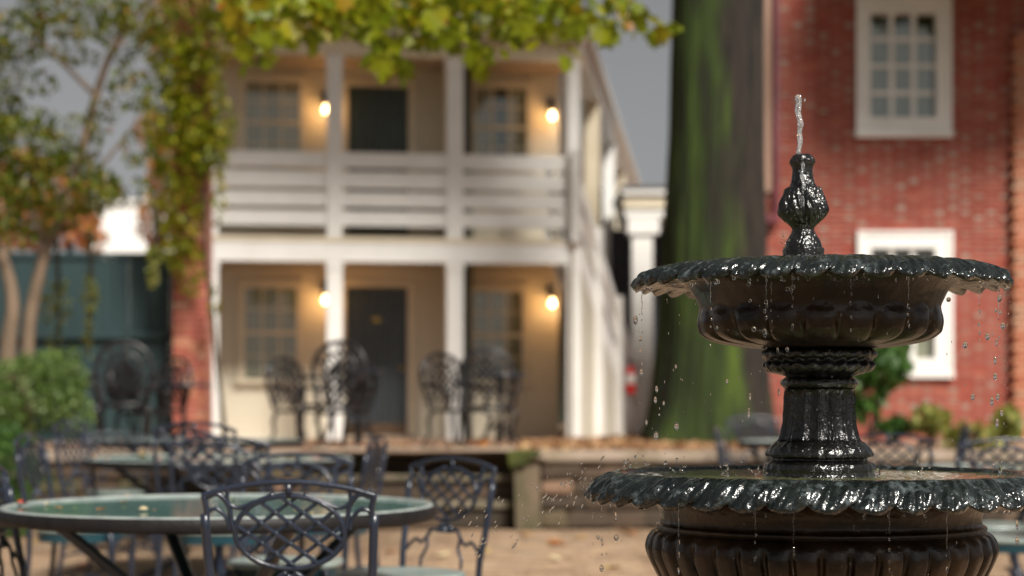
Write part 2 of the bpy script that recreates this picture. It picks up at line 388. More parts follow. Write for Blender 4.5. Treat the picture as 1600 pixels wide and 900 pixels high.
for i in range(230):
    a = min(abs(random.gauss(0,.42)),1); x = P(799+44*a,0,WALLY).x; zz = TZ0+.015-abs(random.gauss(0,.035))*(1.6-a)
    s_ = random.uniform(.006,.020)*(1.2-.6*a); b.rbox(x-s_*1.5, x+s_*1.5, WALLY-.15-s_*.4, WALLY-.10, zz-s_, zz+s_*.6, .005)
tag(b.build('moss', M['moss'], pr), kind='stuff')
st = empty('stone_steps', (0,0,0), 0, 'three worn stone steps rising from the brick courtyard to the terrace', 'steps')
for k in range(3):
    y0 = WALLY+.05+k*.34; z1 = (.24, .46, TZ0+.008)[k]; z0 = (0,.24,.46)[k]
    xs = [SX0, SX0+(SX1-SX0)*random.uniform(.28,.38), SX0+(SX1-SX0)*random.uniform(.62,.72), SX1-.01]
    for i in range(3):
        b = MB(); b.rbox(xs[i]+.004,xs[i+1]-.004,y0+.045,y0+.5,z0-.02,z1-.062,.006); b.build('riser_stone', M['stone'], st)
        b = MB(); b.rbox(xs[i]+.003,xs[i+1]-.003,y0,y0+.44+(.1 if k==2 else 0),z1-.06,z1,.006); b.build('tread', M['tread'] if k<2 else M['cap'], st)

# ------------------------------------------------------------------ leaf helpers
def leaf_poly(kind='oval'):
    if kind == 'maple':
        pts = [(0,-.5),(.16,-.28),(.5,-.30),(.34,-.04),(.56,.14),(.27,.16),(.30,.40),(.10,.30),(0,.58),(-.10,.30),(-.30,.40),(-.27,.16),(-.56,.14),(-.34,-.04),(-.5,-.30),(-.16,-.28)]
    else:
        pts = [(0,-.5),(.2,-.28),(.27,.0),(.17,.3),(0,.55),(-.17,.3),(-.27,0),(-.2,-.28)]
    return pts
def add_leaf(mb, c, s, rng, kind='quad', droop=None):
    q = Matrix.Rotation(rng.uniform(0,2*PI),4,'Z') @ Matrix.Rotation(rng.uniform(-1.3,1.3) if droop is None else rng.gauss(droop,.45),4,'X') @ Matrix.Rotation(rng.uniform(-.6,.6),4,'Y')
    if kind == 'quad':
        loc = [(0,-.5,0),(.3,0,.07),(0,.55,-.03),(-.3,0,.07)]; fs = [(0,1,2),(0,2,3)]
    else:
        pp = leaf_poly(kind); loc = [(0,0,.05)]+[(x,y,.16*abs(x)-.12*y*y) for x,y in pp]; n = len(pp)
        fs = [(0,i+1,(i+1)%n+1) for i in range(n)]
    mb.add([Vector(c)+(q @ Vector(p))*s for p in loc], fs)
def blob_points(blobs, n, rng, shell=.5):
    """points inside ellipsoids, denser towards their surfaces"""
    tot = sum(b[3]*b[4]*b[5] for b in blobs); out = []
    for (x,y,z,rx,ry,rz) in blobs:
        for _ in range(int(n*rx*ry*rz/tot)+1):
            while True:
                v = Vector((rng.uniform(-1,1),rng.uniform(-1,1),rng.uniform(-1,1)))
                if v.length <= 1: break
            if v.length > 1e-3: v = v.normalized()*(v.length**shell)
            out.append(Vector((x+v.x*rx, y+v.y*ry, z+v.z*rz)))
    return out

# ------------------------------------------------------------------ the balcony house
TH = math.radians(8)
O = Vector((P(325,0,22.2).x, 22.2)); EX = Vector((math.cos(TH), math.sin(TH))); EYV = Vector((-math.sin(TH), math.cos(TH)))
def hp(px, py, v):
    d = Vector(((px-800)/F, 1)); t = (v+O.dot(EYV))/d.dot(EYV)
    p = d*t-O; return p.dot(EX), EYE+(HOR-py)/F*t
HW = 1.45                                   # porch depth
house = empty('balcony_house', (O.x,O.y,0), TH, 'cream clapboard house with white two-storey porch, balcony rails and lit wall lamps', 'house')
U1 = hp(903,0,0)[0]
zb = tz(23)-.02
def hbox(name, m, u0,u1,v0,v1,z0,z1, parent=None, label=None):
    b = MB(); b.box(u0,u1,v0,v1,z0,z1); o = b.build(name, m, parent or house)
    if label: o['label'] = label
    return o
ztop = hp(520,86,0)[1]; zeave = hp(520,40,0)[1]
zdeck = hp(520,372,0)[1]; zbeam = hp(520,409,0)[1]
hbox('wall', M['siding'], -.02,U1,HW+.02,6.5,zb-.3,zeave)
hbox('porch_floor', M['porch_brick'], -.1,U1+.1,-.25,HW+.02,zb-.3,zb+.012)
hbox('balcony_floor', M['grey_board'], .0,U1,.085,HW,zbeam+.16,zdeck-.004)
hbox('porch_ceiling', M['ceiling'], .0,U1,.085,HW,zbeam+.10,zbeam+.155)
hbox('porch_ceiling', M['ceiling'], .0,U1,.085,HW,ztop+.10,ztop+.15)
hbox('floor_beam', M['white'], -.06,U1+.02,-.03,.08,zbeam,zdeck)
hbox('floor_beam', M['cream_trim'], -.07,U1+.03,-.045,.0-.032,zdeck-.05,zdeck+.012)
hbox('eave_beam', M['cream_trim'], -.06,U1+.02,-.03,.08,ztop,hp(520,60,0)[1])
hbox('fascia', M['cream_trim'], -.15,U1+.08,-.20,-.14,hp(520,58,0)[1],zeave)
hbox('soffit', M['ceiling'], -.15,U1+.08,-.14,.1,hp(520,58,0)[1]+.002,hp(520,58,0)[1]+.03)
b = MB(); b.add([(-.4,-.32,zeave),(U1+.12,-.32,zeave),(U1+.12,6.6,zeave+.75),(-.4,6.6,zeave+.75),(-.4,-.32,zeave+.06),(U1+.12,-.32,zeave+.06),(U1+.12,6.6,zeave+.81),(-.4,6.6,zeave+.81)],
      [(0,3,2,1),(4,5,6,7),(0,1,5,4),(1,2,6,5),(2,3,7,6),(3,0,4,7)])
roof = b.build('roof', M['roof'], house)
cu0, cz = hp(772,0,4.5); cu1, _ = hp(803,0,4.5)
cuT = hp(772,28,4.5)[1]
b = MB(); b.box(cu0,cu1,4.3,4.9,zeave+.3,cz+.9); b.build('chimney', M['brick_orange'], roof)
# columns (upper and lower are one post each storey)
for (pxc, w, up) in ((333,16,1),(523,24,1),(711,26,1),(896,20,1)):
    u, _ = hp(pxc,0,0); hw = w/2/F*22.5
    for (z0, z1) in ((zb+.012,zbeam-.002),(zdeck+.014,ztop-.002)):
        b = MB(); b.box(u-hw,u+hw,.0-.02,.0-.02+2*hw+.02,z0,z1)
        b.box(u-hw-.012,u+hw+.012,-.034,2*hw+.014,z1-.09,z1-.03); b.build('porch_column', M['white'], house)
# balcony rail boards, bay by bay
bays = [(341,511),(535,698),(724,886)]
for (a, c) in bays:
    for (yt, yb) in ((237,261),(267,293),(299,322),(329,352)):
        u0 = hp(a,0,0)[0]; u1 = hp(c,0,0)[0]; k = (c-325)/580*0
        z1 = hp(520,yt,0)[1]; z0 = hp(520,yb,0)[1]
        b = MB(); b.box(u0-.004,u1+.004,.02,.055,z0,z1); b.build('rail_board', M['white'], house)
# clapboard courses
bm_ = MB(); bw = .118
def board(z, w):
    b = MB(); b.add([(0,HW-.022,z),(w,HW-.022,z),(w,HW+.03,z),(0,HW+.03,z),(0,HW-.004,z+bw+.012),(w,HW-.004,z+bw+.012),(w,HW+.03,z+bw+.012),(0,HW+.03,z+bw+.012)],
          [(0,3,2,1),(4,5,6,7),(0,1,5,4),(1,2,6,5),(2,3,7,6),(3,0,4,7)]); return b
bme = board(0, U1-.03).mesh('siding_board', M['siding'])
z = zb+.02
while z < ztop+.1:
    if not (zbeam+.10-bw < z < zdeck-.02):
        o = link('siding_board', bme, house); o.location = (.015, random.uniform(-.002,.002), z)
    z += bw
# doors
def make_door(px0,px1,py0,py1,m,label,kick):
    u0,z1 = hp(px0,py0,HW); u1,z0 = hp(px1,py1,HW); z0 = max(z0, zb+.02) if kick else z0
    fr = MB(); t = .085
    fr.box(u0-t,u0,HW-.055,HW+.02,z0,z1+t); fr.box(u1,u1+t,HW-.055,HW+.02,z0,z1+t); fr.box(u0+.001,u1-.001,HW-.052,HW+.02,z1,z1+t-.002)
    d = MB(); d.box(u0+.003,u1-.003,HW-.015,HW+.015,z0,z1-.003); d = d.build('door', m, house); d['label'] = label
    fr.build('door_frame', M['cream_trim'], d)
    n = 5
    for i in range(n):
        a = u0+.006+(u1-u0-.012)*i/n; c = u0+.006+(u1-u0-.012)*(i+1)/n
        b = MB(); b.box(a+.004,c-.004,HW-.035,HW-.016,z0+.004,z1-.008); b.build('plank', m, d)
    if kick:
        b = MB(); b.box(u0+.01,u1-.01,HW-.041,HW-.036,z0+.006,z0+.16); b.build('kick_plate', M['kick'], d)
        b = MB(); uu = (u0+u1)/2; zz = hp(588,500,HW)[1]; b.lathe([(.0,0),(.055,0),(.06,.006),(.05,.014),(0,.014)], 14)
        o = b.build('door_plaque', M['brass'], d); o.location = (uu, HW-.036, zz); o.rotation_euler = (PI/2,0,0); o.scale = (1,.55,1)
    b = MB(); b.lathe([(0,0),(.012,0),(.012,.03),(.028,.04),(.03,.055),(.018,.07),(0,.072)], 14)
    o = b.build('handle', M['brass'], d); o.location = (u1-.09, HW-.036, z0+(z1-z0)*.45); o.rotation_euler = (PI/2,0,0)
make_door(540,637,448,680,M['slate_door'],'slate blue plank door of the ground floor',True)
make_door(543,638,135,366,M['green_door'],'dark green plank door on the balcony',False)
# windows
def make_window(px0,px1,py0,py1,label,parent_fn=None):
    """px..: the glazed area"""
    u0,z1 = hp(px0,py0,HW); u1,z0 = hp(px1,py1,HW); t = .10
    f = MB(); V0 = HW-.07; V1 = HW+.01
    f.box(u0-t,u0,V0,V1,z0-.02,z1+t); f.box(u1,u1+t,V0,V1,z0-.02,z1+t); f.box(u0+.001,u1-.001,V0+.003,V1,z1,z1+t-.003); f.box(u0-t-.03,u1+t+.03,V0-.03,V1,z0-.09,z0-.021)
    w = f.build('window', M['cream_trim'], house); w['label'] = label
    zm = (z0+z1)/2; mu = MB(); ux = [u0+(u1-u0)*i/3 for i in range(4)]
    mu.box(u0,u1,HW-.05,HW-.03,zm-.025,zm+.025)
    for i in (1,2): mu.box(ux[i]-.011,ux[i]+.011,HW-.048,HW-.031,z0,zm-.026); mu.box(ux[i]-.011,ux[i]+.011,HW-.048,HW-.031,zm+.026,z1)
    rows = [z0+(zm-.025-z0)/2, zm+.025+(z1-zm-.025)/2]
    for r in rows:
        for i in range(3): mu.box(ux[i]+.012,ux[i+1]-.012,HW-.0475,HW-.0315,r-.010,r+.010)
    mu.build('sash', M['cream_trim'], w)
    for (a, c) in ((z0,rows[0]),(rows[0],zm-.025),(zm+.025,rows[1]),(rows[1],z1)):
        for i in range(3):
            b = MB(); b.box(ux[i]+.002,ux[i+1]-.002,HW-.0415,HW-.0385,a+.002,c-.002); b.build('pane', M['pane'], w)
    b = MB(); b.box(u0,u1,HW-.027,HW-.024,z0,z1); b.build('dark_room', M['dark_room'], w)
    split = 'parted' in label
    for s in ((0,.40),(.62,1)) if split else ((0,.49),(.51,1)):
        n = 40; vs = []; a0 = u0+(u1-u0)*s[0]; a1 = u0+(u1-u0)*s[1]
        for zz in (z0+.005, z1-.005):
            for i in range(n+1): vs.append((a0+(a1-a0)*i/n, HW-.0345-.0025*(1+math.sin(i*1.25)), zz))
        b = MB(); b.add(vs, [(i,i+1,n+2+i,n+1+i) for i in range(n)]); b.build('curtain', M['curtain'], w, True)
    return w
make_window(383,463,450,590,'cream curtained sash window left of the slate door')
make_window(739,815,456,592,'cream curtained sash window right of the slate door')
make_window(384,468,129,255,'curtained sash window left of the green balcony door')
make_window(741,822,138,262,'balcony window with parted curtains right of the green door')
# lamps
def lamp(px, py, e):
    u, z = hp(px,py,HW-.16)
    b = MB(); b.tube([(u,HW-.03,z+.16),(u,HW-.10,z+.19),(u,HW-.16,z+.17),(u,HW-.16,z+.10)], .012, 8)
    b.box(u-.04,u+.04,HW-.05,HW-.02,z+.08,z+.24); b2 = MB()
    o = b.build('wall_lamp', M['black'], house)
    b2.lathe([(.014,.03),(.02,.05),(.05,.035),(.075,.0),(.07,.0),(.045,.03),(.014,.045)], 18); sh = b2.build('lamp_shade', M['black'], o, True); sh.location = (u,HW-.16,z+.07)
    b3 = MB(); b3.lathe([(.001,.058),(.016,.05),(.02,.03),(.034,.005),(.040,-.018),(.034,-.042),(.016,-.055),(.001,-.058)], 16)
    bl = b3.build('bulb', M['bulb'], o, True); bl.location = (u,HW-.16,z)
    ld = bpy.data.lights.new('lamp_light','POINT'); ld.energy = e; ld.color = (1,.52,.18); ld.shadow_soft_size = .07
    lo = bpy.data.objects.new('lamp_light', ld); COL.objects.link(lo); lo.parent = house; lo.location = (u-.0,HW-.27,z-.02)
for (px, py) in ((509,468),(863,473),(509,170),(863,180)): lamp(px,py,3.2)

# ------------------------------------------------------------------ side wing, outdoor stair, portico
def W2(px, Y): return (px-800)/F*Y
A = Vector((W2(905,23.0), 23.05)); WD = Vector((math.sin(math.radians(6.3)), math.cos(math.radians(6.3))))
wrz = -math.radians(6.3)
wing = empty('side_wing', (A.x,A.y,0), wrz, 'white gallery wing receding behind the stair with tall narrow posts', 'building')
zt = EYE+(HOR-72)/F*23
def wbox(name, m, x0,x1,y0,y1,z0,z1): b = MB(); b.box(x0,x1,y0,y1,z0,z1); return b.build(name, m, wing)
for (yy, w) in ((4.2,.22),(8.6,.20),(12.4,.22),(16.4,.22)):
    wbox('post', M['cream_trim'] if w > .21 else M['white'], -w,0,yy,yy+.2,.55,zt-.002)
wbox('eave_beam', M['white'], -.24,.02,.3,17,zt,zt+.22)
wbox('roof', M['white'], -3.5,.14,.3,17.3,zt+.222,zt+.27)
wbox('inner_wall', M['green_door'], -1.6,-1.5,.3,17,.5,zt+.215)
wbox('end_wall', M['green_door'], -1.498,-.0,17.0,17.2,.5,zt+.215)
wbox('gallery_floor', M['grey_board'], -1.498,-.26,.5,17,3.1,3.25)
sa = empty('outdoor_stair', (0,0,0), 0, 'steep white wooden stair with closed skirt going up to the balcony', 'staircase')
T0 = Vector((W2(897,22.75),22.75,hp(897,368,0)[1])); T1 = Vector((W2(994,25.9),25.9,tz(24)+.02))
dirs = (T1-T0); hd = Vector((dirs.x,dirs.y,0)); run = hd.length; hd.normalize(); lf = Vector((-hd.y,hd.x,0))
def slope_board(name, off, h0, h1, th, m=M['white']):
    p = T0+lf*off; q = T1+lf*off; b = MB(); vs = []
    for s_ in (0,th):
        for (e, h) in ((p,h0),(q,h0),(q,h1),(p,h1)): vs.append(e+lf*s_+Vector((0,0,h)))
    b.add(vs, [(0,1,2,3),(7,6,5,4),(0,4,5,1),(1,5,6,2),(2,6,7,3),(3,7,4,0)]); return b.build(name, m, sa)
for off in (0,.34):
    slope_board('stringer', off, -.12, .24, .045, M['rail_white']); slope_board('handrail', off, .80, 1.02, .05, M['rail_white']); slope_board('mid_rail', off, .42, .60, .035, M['rail_white'])
ns = 14
for k in range(ns):
    f = (k+.5)/ns; p = T0.lerp(T1, f)
    b = MB(); vs = []
    for s_ in (.05,.336):
        for (a, h) in ((-.13,0),(.13,0),(.13,.035),(-.13,.035)): vs.append(p+lf*s_+hd*a+Vector((0,0,h)))
    b.add(vs, [(0,1,2,3),(7,6,5,4),(0,4,5,1),(1,5,6,2),(2,6,7,3),(3,7,4,0)]); b.build('tread', M['grey_board'], sa)
for f in (0,.34,.67,1):
    p = T0.lerp(T1,f)-lf*.02
    b = MB(); Mx = Matrix.Translation((p.x,p.y,0)) @ Matrix.Rotation(math.atan2(hd.y,hd.x),4,'Z')
    b.box(-.06,.06,-.055,.04,.55 if f else p.z-.1,p.z+1.08,Mx); b.build('newel_post', M['white'], sa)
nb = 18
for k in range(nb):
    f0, f1 = k/nb, (k+1)/nb
    p = T0.lerp(T1,f0)+lf*.012; q = T0.lerp(T1,f1)+lf*.012; g0 = hd*.004
    z0_, z1_ = p.z-.125, q.z-.125
    if z1_ < .62: continue
    b = MB(); vs = []
    for s_ in (0,.022):
        for (e, h) in ((p+g0,.5),(q-g0,.5),(q-g0,z1_),(p+g0,z0_)): vs.append(Vector((e.x,e.y,h))+lf*s_)
    b.add(vs, [(0,1,2,3),(7,6,5,4),(0,4,5,1),(1,5,6,2),(2,6,7,3),(3,7,4,0)]); b.build('skirt_board', M['skirt'], sa)
# portico
po = empty('portico', (0,0,0), 0, 'small white portico with square column and tan cornice beside the mossy trunk', 'portico')
YP = 29.0
def pbox(name, m, px0,px1,py0,py1,y0,y1):
    a = P(px0,py1,YP); c = P(px1,py0,YP); b = MB(); b.box(a.x,c.x,y0,y1,a.z,c.z); return b.build(name, m, po)
pbox('column', M['white'],988,1020,366,682,YP,YP+.33)
pbox('capital', M['white'],981,1030,340,365.5,YP-.05,YP+.4)
pbox('cornice', M['cream_trim'],974,1110,306,325,YP-.1,YP+2)
pbox('entablature', M['white'],976,1108,325.5,339.5,YP-.06,YP+1.9)
pbox('roof_edge', M['roof'],970,1115,291,296,YP-.2,YP+2.4)
pbox('cornice_board', M['white'],971,1113,296.5,305.5,YP-.17,YP+2.2)
pbox('back_wall', M['navy'],965,1120,340,690,YP+1.95,YP+2.1)
pbox('floor', M['grey_board'],974,1110,683,690,YP-.1,YP+1.94)
fe = empty('fire_extinguisher', P(985,616,25.0), 0, 'red fire extinguisher hanging at the foot of the white stair', 'fire extinguisher')
b = MB(); b.lathe([(.001,0),(.055,0),(.062,.02),(.062,.26),(.05,.31),(.022,.335),(.022,.35)], 18, cap=True); b.build('cylinder', M['red'], fe, True)
b = MB(); b.lathe([(.063,.13),(.0635,.131),(.0635,.24),(.063,.241)], 18); b.build('label_band', M['white'], fe, True)
b = MB(); b.box(-.02,.02,-.02,.02,.35,.40); b.tube([(-.01,0,.40),(-.07,0,.44)],.01,6); b.tube([(-.01,0,.385),(-.07,0,.385)],.008,6); b.build('valve', M['black'], fe)
fe.scale = (1.15,1.15,1.15)
b = MB(); b.tube(crv([(.02,0,.37),(.08,-.01,.34),(.085,-.02,.2),(.07,-.03,.08)]),.010,6); b.build('hose', M['black'], fe, True)

# ------------------------------------------------------------------ brick building at the right
YB = 22.2
bb = empty('brick_building', (0,0,0), 0, 'red brick building with pale glazed headers and white sash windows', 'building')
bx0, bx1 = W2(1192,YB), W2(1700,YB)
bz0 = .5; bz1 = EYE+(HOR+140)/F*YB
wins = [(1338,1484,-6,209),(1340,1486,360,586)]
holes = [(W2(a,YB)+.02, W2(c,YB)-.02, EYE+(HOR-d)/F*YB+.02, EYE+(HOR-e)/F*YB-.02) for (a,c,e,d) in wins]
b = MB()
zs = sorted([bz0,bz1]+[h for H in holes for h in H[2:]]); zs = [bz0, holes[1][2], holes[1][3], holes[0][2], holes[0][3], bz1]
for i in range(5):
    if i in (1,3):
        b.box(bx0,holes[0][0],YB+.008,YB+3,zs[i],zs[i+1]); b.box(holes[0][1],bx1,YB+.008,YB+3,zs[i],zs[i+1])
    else: b.box(bx0,bx1,YB+.008,YB+3,zs[i],zs[i+1])
b.build('mortar_wall', M['mortar'], bb)
CH, LS, LH = .0665, .205, .100
def flemish(x0, x1, z0, z1):
    out = []; r = 0; z = z0
    while z+CH <= z1:
        x = x0-(.155 if r % 2 else 0)-0; k = 0
        while x < x1:
            L = LS if k % 2 == 0 else LH
            a, c = max(x,x0), min(x+L,x1)
            if c-a > .03: out.append((a,c,z,k % 2))
            x += L+.008; k += 1
        z += CH; r += 1
    return out
fb = flemish(bx0,bx1,bz0,bz1); parts = []; rj = MB(); rjh = MB()
cand = []
for (a,c,z,h) in fb:
    if any(a < H[1] and c > H[0] and z < H[3] and z+CH > H[2] for H in holes):
        # clip at window edges
        for H in holes:
            if z < H[3] and z+CH > H[2]:
                if a < H[0]-.03 and c > H[0]: cand.append((a,H[0]-.004,z,h,1))
                if c > H[1]+.03 and a < H[1]: cand.append((H[1]+.004,c,z,h,1))
        continue
    cand.append((a,c,z,h,0))
bmesh_s = []
for k in range(3):
    q = MB(); q.rbox(0,LS,-.006,.05,0,CH-.009,.0014); bmesh_s.append(q.mesh('brick', M['brick']))
bmesh_h = []
for k in range(2):
    q = MB(); q.rbox(0,LH,-.006,.05,0,CH-.009,.0014); bmesh_h.append(q.mesh('brick', M['brick_glazed']))
nbk = 0
for (a,c,z,h,cl) in cand:
    px = 800+(a+c)/2/YB*F; py = HOR-(z-EYE)/YB*F
    full = abs((c-a)-(LH if h else LS)) < .004
    d = random.uniform(-.003,.002)
    vis = (1222 < px < 1335 and 90 < py < 390) or (1490 < px < 1575 and 120 < py < 400)
    if full and vis and nbk < 300:
        o = link('brick', (bmesh_h[nbk%2] if h else bmesh_s[nbk%3]), bb); o.location = (a,YB+d,z); nbk += 1
    else:
        (rjh if h and random.random() < .9 else rj).box(a,c,YB-.006+d,YB+.03,z,z+CH-.009)
tag(rj.build('brickwork', M['brick'], bb), kind='stuff'); tag(rjh.build('header_brickwork', M['brick_glazed'], bb), kind='stuff')
def bwindow(px0,px1,py0,py1,gx0,gx1,gy0,gy1,label,blind):
    a = P(px0,py1,YB); c = P(px1,py0,YB); ga = P(gx0,gy1,YB); gc = P(gx1,gy0,YB)
    f = MB(); y0, y1 = YB-.05, YB+.10
    f.box(a.x,ga.x,y0,y1,a.z,c.z); f.box(gc.x,c.x,y0,y1,a.z,c.z); f.box(ga.x+.001,gc.x-.001,y0+.002,y1,gc.z,c.z-.002); f.box(a.x-.02,c.x+.02,y0-.04,y1,a.z-.05,a.z+.03); f.box(ga.x+.001,gc.x-.001,y0+.002,y1,a.z+.031,ga.z)
    # outer backband
    f.box(a.x-.012,a.x+.04,y0-.018,y0-.0005,a.z+.032,c.z); f.box(c.x-.04,c.x+.012,y0-.018,y0-.0005,a.z+.032,c.z); f.box(a.x+.041,c.x-.041,y0-.017,y0-.0005,c.z-.045,c.z-.003)
    w = f.build('window', M['white'], bb); w['label'] = label
    zm = (ga.z+gc.z)/2; s = MB(); xs = [ga.x+(gc.x-ga.x)*i/3 for i in range(4)]
    s.box(ga.x,gc.x,YB+.0,YB+.035,zm-.024,zm+.024); r0 = (ga.z+zm-.024)/2; r1 = (gc.z+zm+.024)/2
    for i in (1,2): s.box(xs[i]-.03,xs[i]+.03,YB+.008,YB+.03,ga.z,zm-.025); s.box(xs[i]-.03,xs[i]+.03,YB+.008,YB+.03,zm+.025,gc.z)
    for r in (r0,r1):
        for i in range(3): s.box(xs[i]+.031,xs[i+1]-.031,YB+.009,YB+.029,r-.028,r+.028)
    s.build('sash', M['white'], w)
    for (p, q) in ((ga.z,r0),(r0,zm),(zm,r1),(r1,gc.z)):
        for i in range(3):
            b = MB(); b.box(xs[i]+.01,xs[i+1]-.01,YB+.017,YB+.021,p+.01,q-.01); b.build('pane', M['pane'], w)
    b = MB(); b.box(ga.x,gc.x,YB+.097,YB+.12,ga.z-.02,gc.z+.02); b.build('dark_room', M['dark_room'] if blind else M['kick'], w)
    if blind:
        n = int((gc.z-ga.z-.12)/.045); b = MB()
        for i in range(n):
            zz = ga.z+.01+i*.045; b.add([(ga.x,YB+.055,zz),(gc.x-.04,YB+.055,zz),(gc.x-.04,YB+.07,zz+.05),(ga.x,YB+.07,zz+.05)], [(0,1,2,3)])
        b.build('blind', M['blind'], w)
    else:
        b = MB(); b.box(ga.x,gc.x,YB+.06,YB+.066,ga.z,gc.z-.30); b.build('blind', M['curtain'], w)
bwindow(1338,1484,-4,209,1359,1462,22,184,'white sash window with pale blind in the upper brick wall',True)
bwindow(1340,1486,361,584,1360,1460,388,560,'lower white sash window partly behind the upper fountain bowl',False)
b = MB(); a = P(1191,300,YB); c = P(1204,-130,YB); b.box(a.x,c.x,YB-.05,YB-.008,a.z,c.z); b.build('corner_board', M['tan_board'], bb)
dp = MB(); x = W2(1212,YB); dp.tube([(x,YB-.07,bz1),(x,YB-.07,P(0,335,YB).z),(x-.03,YB-.08,P(0,343,YB).z),(x-.16,YB-.12,P(0,345,YB).z)], .042, 10)
dn = dp.build('downspout', M['pipe'], bb, True)
b = MB(); b.rbox(x-.19,x+.02,YB-.17,YB-.05,P(0,352,YB).z,P(0,337,YB).z,.004); b.build('bracket', M['pipe'], dn)
# pilaster of orange brick at the right edge
pl = empty('brick_buttress', (0,0,0), 0, 'orange brick buttress with toothed edge at the end of the red brick wall', 'buttress')
YQ = YB-.13; px_ = W2(1582,YQ)
b = MB(); b.box(px_+.06,px_+.9,YQ+.01,YQ+.44,.5,5.7); b.build('core', M['mortar'], pl)
qm = []
for k in range(3):
    q = MB(); q.rbox(0,.205,0,.1,0,.070,.003); qm.append(q.mesh('brick', M['brick_orange']))
z = .52; r = 0
while z < 5.6:
    x = px_+(0 if r % 2 else .035)
    for k in range(2):
        o = link('brick', qm[r % 3], pl); o.location = (x+k*.215, YQ+random.uniform(-.008,.006), z); o.rotation_euler = (0,0,random.uniform(-.03,.03))
    z += .082; r += 1

# ------------------------------------------------------------------ fence, pier, far background left
YF = 21.3
fn = empty('board_fence', (0,0,0), 0, 'dark teal board fence behind the shrub and the trees', 'fence')
ft = EYE+(HOR-397)/F*YF; x = -7.2; xe = W2(284,YF)
while x < xe-.05:
    w = .165; b = MB(); b.rbox(x+.003,min(x+w,xe)-.003,YF+random.uniform(-.004,.004),YF+.028,.55,ft-.05+random.uniform(-.006,.006),.001); b.build('fence_board', M['teal_fence'], fn); x += w
for (z0,z1) in ((ft-.06,ft),):
    b = MB(); b.box(-7.2,xe,YF-.03,YF+.06,z0+.012,z1+.012); b.build('cap_rail', M['teal_fence'], fn)
zz = EYE+(HOR-520)/F*YF; b = MB(); b.box(-7.2,xe,YF-.075,YF-.008,zz-.07,zz+.03); b.build('cross_rail', M['teal_fence'], fn)
bp = empty('brick_pier', (0,0,0), 0, 'tall red brick pier with vine between the teal fence and the house', 'pier')
YI = 20.9; xa, xb = W2(270,YI), W2(322,YI)
b = MB(); b.box(xa+.008,xb-.008,YI+.008,YI+.5,.5,6.4); b.build('core', M['mortar'], bp)
z = .55; r = 0; wv = xb-xa
im = {}
for L in (.2,.09):
    for k in range(2):
        q = MB(); q.rbox(0,L-.008,0,.09,0,CH-.009,.002); im[(L,k)] = q.mesh('brick', M['brick'] if k else M['brick_orange'])
while z < 6.3:
    for (off, L) in (((0,.2),(.2,.2)) if r % 2 else ((0,.09),(.09,.2),(.29,.09))):
        o = link('brick', im[(L, 0 if random.random()<.35 else 1)], bp); o.location = (xa+off+.002, YI+random.uniform(-.003,.003), z)
    z += CH; r += 1
hs = empty('bright_gap_wall', (0,0,0), 0, 'added white wall filling the bright gap beyond the teal fence', 'house')  # added wall, stands in for the brightness of the gap in the foliage
YW = 40.0
b = MB(); a = P(140,640,YW); c = P(240,320,YW); b.box(a.x,c.x,YW,YW+6,0,c.z); b.build('wall', M['stucco'], hs)
b = MB(); b.box(a.x-.05,c.x+.05,YW-.06,YW+6,c.z+.002,c.z+.12); b.build('parapet_cap', M['stucco'], hs)
def tree(name, label, base, limbs, blobs, n, size, lm, bm, seed, kind='quad', group=None, cat='tree', rad=None):
    rng = random.Random(seed); t = empty(name, base, 0, label, cat, group); B = Vector(base)
    mb = MB()
    for (pts, r0, r1) in limbs:
        pp = crv([Vector(p)-B for p in pts]); k = len(pp)
        mb.tube(pp, [r0+(r1-r0)*i/(k-1) for i in range(k)], 9)
    mb.build('trunk', bm, t, True)
    lb = MB()
    for p in blob_points(blobs, n, rng): add_leaf(lb, p-B, size*rng.uniform(.6,1.3), rng, kind)
    lb.build('crown', lm, t)
    return t
def bl(px,py,Y,rpx,rpy,ry): p = P(px,py,Y); return (p.x,p.y,p.z,rpx/F*Y,ry,rpy/F*Y)
tree('autumn_tree', 'orange autumn tree behind the teal fence at its shrub end', (P(110,640,30).x,30,.4),
     [([(P(110,640,30).x,30,.4),P(112,500,30),P(108,350,30)],.12,.05)],
     [bl(105,350,30,42,40,1), bl(85,300,30,38,45,1), bl(138,372,30,22,22,1), bl(128,330,30,22,30,1), bl(20,345,30,80,50,1), bl(40,270,31,40,40,1), bl(-60,330,30,60,70,1)], 2600, .17, M['leaf_orange'], M['bark_dark'], 5)
tree('autumn_tree', 'pink orange autumn tree behind the teal fence beside the brick pier', (P(255,640,31).x,31,.4),
     [([(P(255,640,31).x,31,.4),P(255,500,31),P(250,340,31)],.12,.05)],
     [bl(246,352,31,28,44,1), bl(262,270,31,28,55,1), bl(245,210,31,30,30,1), bl(265,40,31,30,60,1)], 1300, .15, M['leaf_orange'], M['bark_dark'], 6)

